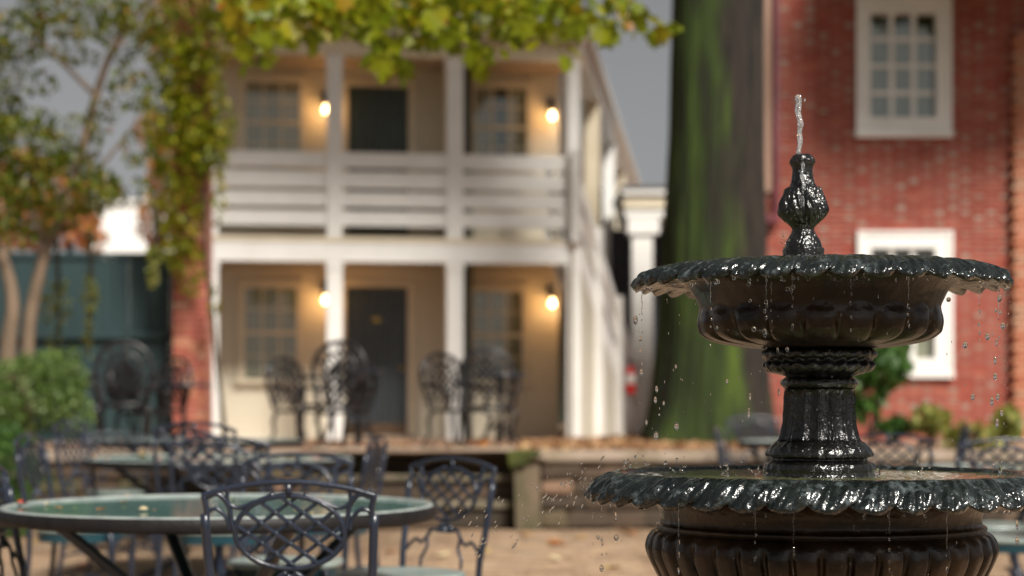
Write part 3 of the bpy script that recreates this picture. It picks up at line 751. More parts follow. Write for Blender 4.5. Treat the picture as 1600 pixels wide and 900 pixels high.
# ------------------------------------------------------------------ left trees, vine, shrubs
Yt = 17.6
tree('slender_tree', 'slender pale tree with airy green crown leaning over the teal fence', (P(40,700,Yt).x,Yt,tz(Yt)-.02),
     [([(P(40,700,Yt).x,Yt,tz(Yt)-.02),P(42,550,Yt),P(52,470,Yt),P(72,390,Yt),P(100,330,Yt),P(122,255,Yt),P(150,150,Yt),P(178,75,Yt),P(232,0,Yt),P(300,-80,Yt)],.075,.022),
      ([P(100,330,Yt),P(150,270,Yt),P(215,190,Yt)],.03,.01), ([P(150,150,Yt),P(90,90,Yt),P(30,20,Yt)],.028,.01),([P(72,390,Yt),P(40,300,Yt),P(-10,230,Yt)],.03,.012)],
     [bl(30,235,Yt,85,55,.7), bl(90,290,Yt,95,50,.7), bl(50,330,Yt,75,45,.6), bl(20,60,Yt,50,40,.6), bl(120,20,Yt,90,38,.8), bl(60,130,Yt,28,22,.4), bl(190,60,Yt,34,40,.5),
      bl(205,140,Yt,34,34,.5), bl(150,300,Yt,44,34,.5), bl(230,20,Yt,45,45,.5), bl(-20,150,Yt,50,120,.6), bl(130,215,Yt,28,38,.4), bl(215,235,Yt,25,32,.4), bl(60,190,Yt,40,22,.4), bl(160,185,Yt,22,34,.35), bl(110,85,Yt,45,16,.4), bl(195,298,Yt,48,22,.35), bl(140,345,Yt,16,34,.2)],
     5600, .085, M['leaf_green'], M['bark_pale'], 11)
Yt2 = 17.0
tree('slender_tree', 'slender pale tree whose trunk bends in from the picture edge', (P(14,704,Yt2).x,Yt2,tz(Yt2)-.02),
     [([(P(14,704,Yt2).x,Yt2,tz(Yt2)-.02),P(12,550,Yt2),P(20,480,Yt2),P(10,420,Yt2),P(-20,350,Yt2),P(-60,260,Yt2)],.085,.04)],
     [bl(-30,320,Yt2,70,60,.6), bl(-60,200,Yt2,70,80,.6), bl(10,370,Yt2,45,25,.4)], 1500, .075, M['leaf_green'], M['bark_pale'], 12)
def vine(name, label, stems, blobs, n, size, lm, seed):
    rng = random.Random(seed); t = empty(name, (0,0,0), 0, label, 'vine'); mb = MB()
    for pts in stems:
        pp = crv(pts); mb.tube(pp, [.03-.022*i/(len(pp)-1) for i in range(len(pp))], 7)
    mb.build('stem', M['bark_dark'], t, True); lb = MB()
    for p in blob_points(blobs, n, rng, .7): add_leaf(lb, p, size*rng.uniform(.6,1.3), rng, 'oval' if size > .08 else 'quad')
    lb.build('foliage', lm, t); return t
Yv = 20.55
vine('climbing_vine', 'thick green and amber vine climbing the red brick pier',
     [[P(352,692,Yv),P(347,640,Yv),P(338,560,Yv),P(330,470,Yv),P(322,410,Yv),P(318,300,Yv),P(300,150,Yv),P(290,20,Yv)]],
     [bl(300,130,Yv,52,80,.3), bl(285,220,Yv,55,80,.3), bl(250,180,Yv,30,60,.3), bl(245,60,Yv,28,50,.3), bl(345,200,Yv,24,60,.25), bl(320,230,Yv,40,50,.3), bl(270,100,Yv,34,60,.3), bl(330,60,Yv,36,50,.3), bl(290,330,Yv,30,50,.25), bl(296,420,Yv,24,45,.2), bl(272,380,Yv,18,50,.2), bl(282,400,Yv,22,34,.2), bl(262,335,Yv,20,40,.2), bl(310,10,Yv,60,40,.3), bl(250,290,Yv,22,50,.2), bl(340,300,Yv,12,60,.15), bl(335,480,Yv,10,40,.1)],
     4600, .085, M['leaf_vine'], 21)
for (pxs, lab, sd_) in (((88,520,26,95),'long leafy tendrils hanging beside the leaning slender trunk',22),((140,500,14,80),'thin yellow green tendrils hanging before the middle of the teal fence',23),((240,420,14,40),'short pale tendrils hanging at the fence end near the brick pier',24)):
    px,py,rx,ry = pxs
    vine('hanging_tendril', lab, [[P(px,py-ry-60,19.2),P(px+4,py-ry*.3,19.2),P(px-3,py+ry*.7,19.2)]], [bl(px,py-ry*.5,19.2,rx,ry*.45,.12), bl(px-2,py+ry*.3,19.2,rx*.55,ry*.5,.1)], 170, .075, M['leaf_yellow'], sd_)
def shrub(name, label, blobs, n, size, lm, seed, base, stems=7, kind='quad', cat='shrub', sh=.55):
    rng = random.Random(seed); t = empty(name, base, 0, label, cat); B = Vector(base); mb = MB()
    for k in range(stems):
        bx = rng.choice(blobs); tip = Vector((bx[0]+rng.uniform(-.6,.6)*bx[3], bx[1], bx[2]+.3*bx[5]))
        mb.tube(crv([Vector((rng.uniform(-.06,.06),rng.uniform(-.06,.06),0)), (tip-B)*.5+Vector((rng.uniform(-.05,.05),0,.1)), tip-B],4), [.016-.0012*i for i in range(9)], 5)
    mb.build('stems', M['bark_dark'], t)
    lb = MB()
    for p in blob_points(blobs, n, rng, sh): add_leaf(lb, p-B, size*rng.uniform(.55,1.35), rng, kind)
    lb.build('foliage', lm, t); return t
Ys = 16.6
shrub('feathery_shrub', 'big feathery light green shrub on the terrace before the slender trunks',
      [bl(30,620,Ys,100,62,.5), bl(90,595,Ys,48,50,.4), bl(-40,640,Ys,80,60,.5), bl(115,650,Ys,32,38,.3), bl(110,560,Ys,16,24,.15), bl(60,570,Ys,40,24,.3)], 8500, .048, M['leaf_shrub'], 31, (P(30,700,Ys).x,Ys,tz(Ys)))
shrub('low_shrub', 'low dark green shrub on the courtyard by the stone wall',
      [bl(15,735,14.6,45,50,.35), bl(25,800,14.6,34,40,.3), bl(0,690,14.6,55,30,.3), bl(70,745,14.6,14,14,.12)], 2400, .05, M['leaf_bush'], 32, (P(15,850,14.6).x,14.6,0))
shrub('leafy_bush', 'rounded glossy green bush beneath the lower brick wall window',
      [bl(1375,575,19.8,50,34,.4), bl(1350,610,19.8,36,40,.3), bl(1385,560,19.8,26,26,.25), bl(1345,640,19.8,26,26,.25), bl(1408,545,19.8,12,22,.15)], 700, .14, M['leaf_bush'], 33, (P(1360,690,19.8).x,19.8,tz(19.8)), kind='oval')
for (px,py,rx,ry,Yx,lab,sd_) in ((1455,655,30,24,18.2,'grey green perennial before the brick wall left of the yellow ones',34),(1520,690,46,36,16.9,'yellow green hosta clump behind the lattice chair by the fountain',35),(1575,665,22,30,17.4,'tall yellow leaved plant near the orange buttress',36),(1400,668,26,16,18.6,'small green plant under the glossy bush',37)):
    shrub('garden_plant', lab, [bl(px,py,Yx,rx,ry,.25)], 190, .11, M['leaf_yellow'] if sd_ != 37 else M['leaf_bush'], sd_, (P(px,700,Yx).x,Yx,tz(Yx)), 5, 'oval', 'plant')

# ------------------------------------------------------------------ the great mossy tree
YG = 18.6
gt = empty('great_tree', (P(1120,0,YG).x,YG,tz(YG)), 0, 'great old tree with mossy trunk and lime yellow leaves above the terrace', 'tree')
def sil(py):   # left and right silhouette columns of the trunk by picture row
    T = [(-400,1062,1190),(0,1053,1192),(200,1047,1193),(400,1037,1195),(520,1030,1197),(600,1021,1199),(650,1013,1203),(690,1000,1212),(720,988,1222)]
    for (a, b_) in zip(T, T[1:]):
        if a[0] <= py <= b_[0]:
            f = (py-a[0])/(b_[0]-a[0]); return a[1]+(b_[1]-a[1])*f, a[2]+(b_[2]-a[2])*f
b = MB(); n = 220; rows = []
pys = [720,705,690,675,655,630,600,560,520,480,440,400,350,300,250,200,150,100,50,0,-60,-130,-220,-300,-400]
for py in pys:
    l_, r_ = sil(py); cx = (l_+r_)/2-1120; R = (r_-l_)/2/F*YG; z = (HOR-py)/F*YG+EYE-tz(YG)
    for k in range(n):
        th = 2*PI*k/n
        fl = max(0,(py-560)/160)**1.5
        rr = R*(1+.10*fl*math.sin(5*th+1)+.035*mnoise.noise((math.cos(th)*2.5,math.sin(th)*2.5,z*.5)) + .055*abs(mnoise.noise((math.cos(th)*11,math.sin(th)*11,z*.7))) + .02*abs(mnoise.noise((math.cos(th)*24,math.sin(th)*24,z*2))))
        rows.append((cx/F*YG+rr*math.cos(th), rr*math.sin(th), z))
m_ = len(pys)
b.add(rows, [(i*n+k,i*n+(k+1)%n,(i+1)*n+(k+1)%n,(i+1)*n+k) for i in range(m_-1) for k in range(n)])
b.build('trunk', M['mossy_bark'], gt, True)
# limb with the leaves that hang into the view
GL = Vector(gt.location)
lm = MB()
topz = EYE+(HOR+330)/F*YG
limb_pts = [Vector((P(1120,0,YG).x,YG,topz)), Vector((1.4,16,6.2)), P(1000,-160,12.5), P(860,-60,11.5), P(700,-40,11), P(520,-50,11), P(380,-60,11)]
pp = crv([p-GL for p in limb_pts]); lm.tube(pp, [.16-.145*(i/(len(pp)-1))**.7 for i in range(len(pp))], 8)
twigs = [(P(940,-90,12),P(975,-10,11.6),P(1000,40,11.4)),(P(860,-60,11.5),P(840,10,11.2),P(835,70,11)),(P(760,-45,11.2),P(750,20,11),P(748,80,10.8)),(P(620,-45,11),P(615,40,10.8),P(612,100,10.7)),(P(430,-55,11),P(410,10,10.8),P(398,70,10.7)),(P(520,-50,11),P(500,0,10.9),P(470,20,10.8)),(P(900,-75,11.6),P(915,-10,11.4),P(918,35,11.3))]
for t in twigs: lm.tube(crv([p-GL for p in t],4), [.012-.001*i for i in range(9)], 5)
limb = lm.build('limb', M['bark_dark'], gt, True)
lmeshes = []
rngl = random.Random(3)
for k in range(6):
    pp = leaf_poly('maple'); q = MB(); n_ = len(pp); cv = rngl.uniform(.1,.3); dv = rngl.uniform(.1,.35)
    q.add([(0,0,.05)]+[(x*rngl.uniform(.85,1.1), y*rngl.uniform(.9,1.05)-.5, cv*abs(x)-dv*y*y) for x,y in pp], [(0,i+1,(i+1)%n_+1) for i in range(n_)])
    lmeshes.append(q.mesh('leaf', M['leaf_lime']))
spec = [(880,88,10,8,2),(905,20,40,22,14),(925,45,30,14,9),(972,14,46,18,13),(968,42,30,14,8),(1010,42,18,18,6),(1044,46,10,9,4),(430,10,95,42,34),(400,85,24,26,13),(393,60,40,24,10),(480,45,60,20,10),(560,15,110,34,40),(640,55,70,24,18),(608,106,34,22,18),(590,85,28,16,8),(700,20,110,36,44),(760,60,60,36,26),(745,108,16,12,5),(830,30,60,34,26),(848,70,28,26,14),(720,0,280,12,20)]
nl = 0; big = MB()
for (px,py,rx,ry,c) in spec:
    for _ in range(c):
        a = rngl.uniform(0,2*PI); r = math.sqrt(rngl.random()); Yl = rngl.uniform(10.2,11.6)
        p = P(px+rx*r*math.cos(a), py+ry*r*math.sin(a)-8, Yl)-GL
        if nl >= 300: continue
        o = link('leaf', lmeshes[nl % 6], limb); o.location = p; s_ = rngl.choice((.075,.095,.12,.14,.16))*rngl.uniform(.9,1.1); o.scale = (s_,s_,s_)
        o.rotation_euler = (rngl.uniform(.5,1.5), rngl.uniform(-.5,.5), rngl.uniform(0,2*PI)); nl += 1
lf2 = MB()
for _ in range(620):
    px = rngl.uniform(345,905); py = -6+abs(rngl.gauss(0,26))*(1.25 if px < 640 or px > 720 else .9)
    if py > 95: continue
    add_leaf(lf2, P(px,py,rngl.uniform(10.6,12.6))-GL, rngl.uniform(.07,.15), rngl, 'maple')
tag(lf2.build('leaves', M['leaf_lime'], gt), kind='stuff')
# unseen crown clumps, placed and shaped to shade upper storey and brick wall
cb = MB(); rngc = random.Random(9)
SHADE_CROWN = [(.15,18.7,9.75,2.75,1.2,1.75,6200),(6.3,20.6,7.5,1.9,.8,1.5,3600),(2.1,18.6,12.2,3.4,2.4,1.5,2500)]
for (x,y,z,rx,ry,rz,n) in SHADE_CROWN:
    k = 0
    while k < n:
        u = Vector((rngc.uniform(-1,1),rngc.uniform(-1,1),rngc.uniform(-1,1)))
        if u.x**4+u.y**2+u.z**4 > 1+.25*mnoise.noise((u.x*3+x,u.y*3,u.z*3)): continue
        add_leaf(cb, Vector((x+u.x*rx,y+u.y*ry,z+u.z*rz))-GL, rngc.uniform(.18,.32), rngc, 'oval'); k += 1
cb.build('crown', M['leaf_lime'], gt)
bmr = MB()
for tgt in ((-2.0,18.7,9.8),(7.6,20.5,8.0),(5.6,20.5,7.4),(.6,18.7,9.4),(1.8,18.5,12)):
    bmr.tube(crv([Vector((P(1120,0,YG).x,YG,topz-.3))-GL, (Vector((P(1120,0,YG).x,YG,topz))+Vector(tgt))*.5+Vector((0,0,.6))-GL, Vector(tgt)-GL]), [.26-.018*i for i in range(13)], 8)
bmr.build('branches', M['bark_dark'], gt, True)
# leaf litter at its foot
lt = MB(); rngk = random.Random(4)
for i in range(2600):
    px = rngk.gauss(1000,130); Yk = rngk.uniform(15.75,20)
    if not 810 < px < 1330: px = rngk.uniform(830,1250)
    x = W2(px,Yk); h = .07*1.3*math.exp(-((x-2.1)/1.2)**2-((Yk-19.4)/1.1)**2) if (px > 850 and 17 < Yk) else 0
    add_leaf(lt, (x,Yk,tz(Yk)+.012+h+rngk.uniform(0,.03)), rngk.uniform(.05,.10), rngk, 'quad', 0)
for i in range(260):
    px = rngk.uniform(430,820); Yk = rngk.uniform(16.4,21); add_leaf(lt, (W2(px,Yk),Yk,tz(Yk)+.02), rngk.uniform(.04,.08), rngk, 'quad', 0)
tag(lt.build('leaf_litter', M['litter']), kind='stuff')

# ------------------------------------------------------------------ tables
def make_table(name, label, px, Y, R, z, group, legs_rot=.4, small=False, base=0):
    t = empty(name, (W2(px,Y),Y,base), 0, label, 'table', group); zz = z-base
    b = MB(); b.lathe([(R-.030,zz-.012),(R-.022,zz-.043),(R-.004,zz-.046),(R,zz-.038),(R,zz-.006),(R-.006,zz)], 96)
    b.build('rim', M['rim'], t, True)
    b = MB(); b.lathe([(R-.0065,zz-.001),(R-.010,zz+.005),(R-.028,zz+.005),(R-.034,zz-.002)], 96); b.build('highlight_band', M['rim_highlight'], t, True)
    b = MB(); b.lathe([(.001,zz-.012),(R-.035,zz-.012),(R-.034,zz-.003),(.001,zz-.003)], 72); b.build('glass_top', M['glass_top'], t)
    for k in range(4):
        a = legs_rot+k*PI/2; d = Vector((math.cos(a),math.sin(a),0)); q = MB()
        q.tube(crv([d*R*.80+Vector((0,0,zz-.03)), d*R*.62+Vector((0,0,zz-.14)), d*R*.30+Vector((0,0,zz*.52)), d*R*.22+Vector((0,0,zz*.36)), d*R*.34+Vector((0,0,zz*.14)), d*R*.58+Vector((0,0,.012))]), .026 if not small else .018, 8, flat=.75)
        q.build('leg', M['metal'], t, True)
    b = MB(); b.lathe([(R*.26,zz*.40),(R*.28,zz*.42),(R*.26,zz*.44),(R*.24,zz*.42),(R*.26,zz*.40)], 32); b.build('ring', M['metal'], t, True)
    return t
G1 = 'round glass tables in the brick courtyard'
R1 = 336/F*6.3
make_table('patio_table','large round glass table nearest the viewer, beside the fountain',344,6.3,R1,.74,G1,.55)
make_table('patio_table','round leaf-strewn table just behind the nearest one',342,11.3,210/F*11.3,.753,G1,.2)
make_table('patio_table','round table in front of the left stone wall, farthest of three',312,14.5,162/F*14.5,.80,G1,.7)
make_table('patio_table','round table partly behind the fountain pedestal before the mossy trunk',1222,14.2,68/F*14.2,.80,G1,.3)
make_table('patio_table','round table right of the fountain pedestal among lattice chairs',1560,10.6,128/F*10.6,.72,G1,.5)

# ------------------------------------------------------------------ courtyard chairs
def yb(z): return .20+(z-.45)*.17
def bp3(x, z): return (x, yb(z), z)
def make_chair(name, label):
    t = empty(name, (0,0,0), 0, label, 'chair', 'lattice back chairs in the courtyard')
    # back frame: crest rail, loops, medallion ring, waist scrolls
    b = MB()
    b.tube(crv([bp3(-.240,.842),bp3(-.17,.862),bp3(-.08,.876),bp3(0,.880),bp3(.08,.876),bp3(.17,.862),bp3(.240,.842)]), .0085, 8)
    for s in (-1,1):
        b.tube(crv([bp3(s*.236,.842),bp3(s*.228,.80),bp3(s*.232,.77)]), .009, 6)
        b.tube(crv([bp3(s*.226,.838),bp3(s*.195,.846),bp3(s*.168,.815),bp3(s*.160,.765),bp3(s*.150,.735)],5), .0075, 6)
        b.tube(crv([bp3(s*.235,.755),bp3(s*.225,.795),bp3(s*.20,.805),bp3(s*.175,.78),bp3(s*.166,.745)],5), .0065, 6)
        b.tube(crv([bp3(s*.168,.858),bp3(s*.170,.825),bp3(s*.140,.808),bp3(s*.095,.825),bp3(s*.04,.846)],5), .0065, 6)
        b.tube(crv([bp3(s*.012,.628),bp3(s*.035,.610),bp3(s*.028,.596),bp3(s*.07,.600),bp3(s*.095,.572),bp3(s*.125,.548),bp3(s*.155,.560),bp3(s*.19,.535),bp3(s*.222,.50)],5), .0075, 6)
        b.tube(crv([bp3(s*.095,.575),bp3(s*.088,.53),bp3(s*.11,.495),bp3(s*.115,.455)],5), .007, 6)
    pts = []
    for i in range(33):
        a = 2*PI*i/32; x = .152*math.cos(a); z_ = .738+(.104 if math.sin(a) > 0 else .100)*math.sin(a)
        pts.append(bp3(x, z_))
    b.tube(pts, .008, 6, cap=False)
    pts = [bp3(.013*math.cos(2*PI*i/12), .628+.013*math.sin(2*PI*i/12)) for i in range(13)]; b.tube(pts, .006, 6, cap=False)
    b.tube([bp3(0,.842),bp3(0,.874)], .010, 6); b.tube([bp3(0,.614),bp3(0,.590)], [.016,.022], 8)
    b.build('back_frame', M['metal'], t, True)
    # lattice: every bar is a part
    for s in (-1,1):
        for c in (-.118,-.04,.04,.118):
            seg = []
            for i in range(81):
                x = -.152+.304*i/80; z_ = .738+s*.72*(x-c*1.0)
                if (x/.150)**2+((z_-.738)/.101)**2 <= 1: seg.append((x,z_))
            if len(seg) > 4:
                (x0,z0),(x1,z1) = seg[0],seg[-1]; q = MB(); o_ = .0025*s
                q.tube([(x0,yb(z0)+o_,z0),((x0+x1)/2,yb((z0+z1)/2)+o_,(z0+z1)/2),(x1,yb(z1)+o_,z1)], .0058, 6); q.build('lattice_bar', M['metal'], t)
    # seat
    b = MB(); n = 40
    def seat_ring(f, z): return [(f*(.235+.0*0)*math.copysign(abs(math.cos(2*PI*i/n))**.75,math.cos(2*PI*i/n)), f*.225*math.copysign(abs(math.sin(2*PI*i/n))**.75,math.sin(2*PI*i/n))-.01, z) for i in range(n)]
    vs = seat_ring(.985,.428)+seat_ring(1,.440)+seat_ring(.985,.452)+seat_ring(.9,.448)+seat_ring(.4,.442)
    b.add(vs, [(r*n+i,r*n+(i+1)%n,(r+1)*n+(i+1)%n,(r+1)*n+i) for r in range(4) for i in range(n)]+[tuple(reversed(range(n))),tuple(range(4*n,5*n))])
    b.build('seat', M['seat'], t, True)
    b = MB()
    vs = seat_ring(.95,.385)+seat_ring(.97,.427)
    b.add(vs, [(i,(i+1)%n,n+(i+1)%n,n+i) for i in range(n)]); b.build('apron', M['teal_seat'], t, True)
    for s in (-1,1):
        q = MB(); q.tube(crv([(s*.235,yb(.78),.79),(s*.226,yb(.6),.6),(s*.215,yb(.45),.45),(s*.215,.215,.22),(s*.225,.27,0)],4), .0135, 8); q.build('rear_leg', M['metal'], t, True)
        q = MB(); q.tube(crv([(s*.19,-.19,.425),(s*.205,-.205,.36),(s*.20,-.20,.2),(s*.215,-.215,0)],4), [.021-.0006*i for i in range(13)], 8); q.build('front_leg', M['metal'], t, True)
    b = MB()
    for s in (-1,1): b.tube(crv([(s*.2,-.2,.18),(s*.12,-.08,.23),(s*.14,.02,.17),(s*.19,.12,.20),(s*.213,.215,.18)],5), .007, 6)
    b.tube(crv([(-.195,-.2,.36),(-.12,-.215,.39),(0,-.22,.395),(.12,-.215,.39),(.195,-.2,.36)],4), .010, 6)
    b.build('stretcher', M['metal'], t, True)
    return t
chairs = [ # px, Y, facing (deg, local front -y turned), z-scale, label
 (474,5.2,178,1.0,'lattice chair with its back to the viewer at the nearest glass table'),
 (628,6.85,316,1.0,'lattice chair right of the nearest table, turned toward it'),
 (447,7.4,-3,1.0,'lattice chair across the nearest table, showing its crest behind the front chair'),
 (348,8.9,186,1.06,'lattice chair between the two nearest tables, the lower of two overlapping backs'),
 (324,10.3,174,1.12,'lattice chair in front of the far table, upper of two overlapping backs'),
 (514,9.6,262,1.04,'side-on lattice chair right of the second table by the steps'),
 (108,6.3,94,1.0,'lattice chair cut by the picture edge at the nearest table'),
 (128,9.0,88,1.07,'lattice chair with slanted post left of the second table by the shrub'),
 (176,10.6,80,1.13,'lattice chair with slanted post just right of the shrub'),
 (188,13.2,20,1.0,'lattice chair with pale seat showing under the second table'),
 (1184,12.0,80,1.06,'lattice chair beside the fountain pedestal before the mossy trunk'),
 (1188,15.0,5,1.12,'lattice chair behind the table at the mossy trunk'),
 (1398,10.2,160,1.05,'lattice chair with curved pale back right of the fountain pedestal'),
 (1446,12.4,262,1.08,'dark lattice chair seen edge-on before the yellow plants'),
 (1545,9.3,182,1.04,'lattice chair with its back before the yellow hosta, at the table'),
 (1592,8.7,250,1.0,'teal seated lattice chair under the fountain bowl rim at the table'),
]
proto = None
for (px,Y,rz,zs,lab) in chairs:
    if proto is None: proto = make_chair('lattice_chair', lab); c = proto
    else: c = copy_tree(proto); c['label'] = lab
    c.location = (W2(px,Y),Y,.003); c.rotation_euler = (0,0,math.radians(rz)); c.scale = (1,1,zs)

# ------------------------------------------------------------------ terrace chairs and tables
def make_armchair(name, label):
    t = empty(name, (0,0,0), 0, label, 'armchair', 'arched iron armchairs on the terrace')
    yk = lambda z: .21+(z-.42)*.14
    bq = lambda x, z: (x, yk(z), z)
    b = MB()
    arch = [bq(-.20,.42),bq(-.245,.60),bq(-.27,.76),bq(-.235,.92),bq(-.13,1.02),bq(0,1.05),bq(.13,1.02),bq(.235,.92),bq(.27,.76),bq(.245,.60),bq(.20,.42)]
    b.tube(crv(arch,5), .026, 8)
    b.tube(crv([bq(-.13,.46),bq(-.17,.66),bq(-.155,.84),bq(-.08,.93),bq(0,.95),bq(.08,.93),bq(.155,.84),bq(.17,.66),bq(.13,.46)],5), .019, 7)
    b.build('back_frame', M['metal_dark'], t, True)
    for s in (-1,1):
        for c in (-.16,-.08,0,.08,.16):
            seg = []
            for i in range(60):
                x = -.16+.32*i/59; z_ = .70+s*1.15*(x-c)
                w = .165*math.sqrt(max(0,1-((z_-.70)/.245)**2))
                if abs(x) <= w: seg.append((x,z_))
            if len(seg) > 5:
                q = MB(); q.tube([bq(*seg[0]),bq(*seg[len(seg)//2]),bq(*seg[-1])], .013, 6); q.build('lattice_bar', M['metal_dark'], t)
    for i in range(5):
        b = MB(); a = PI*(i+.5)/5+0; b.tube([bq(.165*math.cos(a),.80+.14*math.sin(a)), bq(.25*math.cos(a),.80+.225*math.sin(a))], .016, 6); b.build('spoke', M['metal_dark'], t, True)
    for s in (-1,1):
        for zc in (.56,.68): b = MB(); b.tube([bq(s*.165,zc),bq(s*.245,zc+.02)], .014, 6); b.build('spoke', M['metal_dark'], t, True)
    b = MB(); n = 32
    ring = lambda f, z: [(f*.25*math.copysign(abs(math.cos(2*PI*i/n))**.7,math.cos(2*PI*i/n)), f*.23*math.copysign(abs(math.sin(2*PI*i/n))**.7,math.sin(2*PI*i/n)), z) for i in range(n)]
    vs = ring(.97,.385)+ring(1,.41)+ring(.97,.43)+ring(.3,.425)
    b.add(vs, [(r*n+i,r*n+(i+1)%n,(r+1)*n+(i+1)%n,(r+1)*n+i) for r in range(3) for i in range(n)]+[tuple(reversed(range(n))),tuple(range(3*n,4*n))]); b.build('seat', M['metal_dark'], t, True)
    for s in (-1,1):
        q = MB(); q.tube(crv([bq(s*.262,.70),(s*.30,.12,.69),(s*.31,-.06,.67),(s*.29,-.17,.62),(s*.25,-.17,.55),(s*.24,-.15,.43)],5), .022, 7); q.build('arm', M['metal_dark'], t, True)
        q = MB(); q.tube(crv([(s*.20,-.18,.40),(s*.25,-.23,.33),(s*.22,-.20,.18),(s*.20,-.19,.07),(s*.24,-.25,.01)],5), [.028-.0007*i for i in range(21)], 8); q.build('leg', M['metal_dark'], t, True)
        q = MB(); q.tube(crv([(s*.19,.19,.40),(s*.215,.22,.28),(s*.20,.22,.15),(s*.24,.30,.01)],5), [.026-.0007*i for i in range(16)], 8); q.build('leg', M['metal_dark'], t, True)
    return t
arm = None
for (px,Y,rz,sc,lab) in ((192,18.2,10,(1.05,1,1.0),'tall arched iron armchair before the teal fence'),
                      (247,18.8,-35,(.9,.9,.86),'smaller iron armchair beside the brick pier'),
                      (516,17.6,-14,(1.0,1,.98),'tall arched iron armchair before the lit porch column and slate door'),
                      (470,18.0,48,(.9,.9,.84),'iron armchair turned aside left of the slate door group'),
                      (764,18.2,6,(1.0,1,.93),'tall arched iron armchair under the right porch window'),
                      (224,18.5,70,(.9,.9,.80),'low iron armchair turned toward the brick pier, between two others'),
                      (538,18.4,205,(.92,.92,.82),'low iron armchair with its back to the bistro table at the slate door'),
                      (716,17.5,40,(.95,.95,.86),'iron armchair in front of the white porch column at the right window')):
    if arm is None: arm = make_armchair('iron_armchair', lab); c = arm
    else: c = copy_tree(arm); c['label'] = lab
    c.location = (W2(px,Y),Y,tz(Y)+.012); c.rotation_euler = (0,0,math.radians(rz)); c.scale = sc
G2 = 'small bistro tables on the terrace'
def bistro(px0, px1, py, Y, label):
    z = EYE+(HOR-py)/F*Y; R = (px1-px0)/2/F*Y; t = empty('bistro_table', (W2((px0+px1)/2,Y),Y,tz(Y)), 0, label, 'table', G2); zz = z-tz(Y)
    b = MB(); b.lathe([(.001,zz-.014),(R-.01,zz-.03),(R,zz-.022),(R,zz-.004),(R-.008,zz),(.001,zz)], 40); b.build('table_top', M['metal'], t, True)
    b = MB(); b.lathe([(.03,.02),(.045,.12),(.022,.3),(.03,zz*.6),(.022,zz-.06),(.06,zz-.02)], 14); b.build('column', M['metal_dark'], t, True)
    for k in range(3):
        a = .5+k*2*PI/3; d = Vector((math.cos(a),math.sin(a),0)); q = MB(); q.tube(crv([d*.03+Vector((0,0,.22)),d*.12+Vector((0,0,.16)),d*R*.85+Vector((0,0,.014))]), .018, 7); q.build('leg', M['metal_dark'], t, True)
bistro(242,332,600,18.9,'small round iron table against the brick pier')
bistro(520,600,579,18.1,'small round iron table before the slate blue door')
bistro(735,826,584,18.7,'small round iron table below the right porch window')

# ------------------------------------------------------------------ single fallen leaves
LC = {'red':(.50,.05,.03),'cream':(.62,.50,.30),'tan':(.45,.25,.10),'orange':(.60,.22,.04),'yellow':(.62,.42,.06),'pale green':(.40,.45,.20),'pink':(.55,.28,.24)}
LM = {k: mat('fallen_leaf_'+k.replace(' ','_'), v, .6, tuple(x*.8 for x in v), 30) for k, v in LC.items()}
rf = random.Random(17)
def fallen(px, py, z, s, colr, where):
    p = onz(px,py,z); q = MB(); pp = leaf_poly('oval' if rf.random() < .5 else 'maple'); n_ = len(pp); cv = rf.uniform(.15,.45)
    q.add([(0,0,.03)]+[(x,y,cv*abs(x)+rf.uniform(0,.12)+.02) for x,y in pp], [(0,i+1,(i+1)%n_+1) for i in range(n_)])
    o = q.build('fallen_leaf', LM[colr]); o.location = p; o.scale = (s,s,s); o.rotation_euler = (rf.uniform(-.15,.15),rf.uniform(-.15,.15),rf.uniform(0,6.28))
    tag(o, f'{colr} fallen leaf {where}', 'leaf', 'fallen leaves lying about')
zt1 = .74
for a in ((36,788,.045,'red','at the left rim of the nearest glass table'),(73,788,.030,'cream','next to the red leaf on the nearest table'),(92,795,.034,'tan','third from the left on the nearest table'),
          (115,796,.032,'pale green','on the nearest table left of the orange one'),(158,797,.036,'orange','on the nearest table, middle of the left half'),(193,786,.030,'tan','on the nearest table behind the orange one'),
          (199,775,.034,'orange','near the back rim of the nearest table'),(224,797,.036,'cream','on the nearest table, last one left of the front chair'),(242,798,.028,'tan','touching the cream leaf on the nearest table'),
          (447,786,.036,'yellow','seen through the upper left of the front chair lattice'),(470,801,.046,'yellow','seen through the middle of the front chair lattice'),(497,783,.044,'orange','seen through the upper right of the front chair lattice'),
          (484,803,.036,'cream','beside the yellow leaf behind the front chair lattice'),(450,781,.026,'pale green','near the back rim behind the front chair lattice'),(520,792,.030,'cream','behind the right of the front chair lattice'),(362,780,.026,'yellow','behind the left loop of the front chair')):
    fallen(a[0],a[1],zt1+.002,a[2],a[3],a[4])
for a in ((147,715,.07,'orange','at the left rim of the second table'),(168,717,.05,'orange','on the second table right of the rim leaf'),(224,711,.09,'yellow','on the left half of the second table'),(250,719,.05,'pink','on the second table before the chair backs'),
          (310,718,.08,'cream','on the second table behind the chair lattice'),(455,715,.08,'orange','on the right half of the second table'),(500,718,.08,'pink','at the right end of the second table')):
    fallen(a[0],a[1],.757,a[2],a[3],a[4])
fallen(195,690,.803,.13,'pink','on the table before the left stone wall')
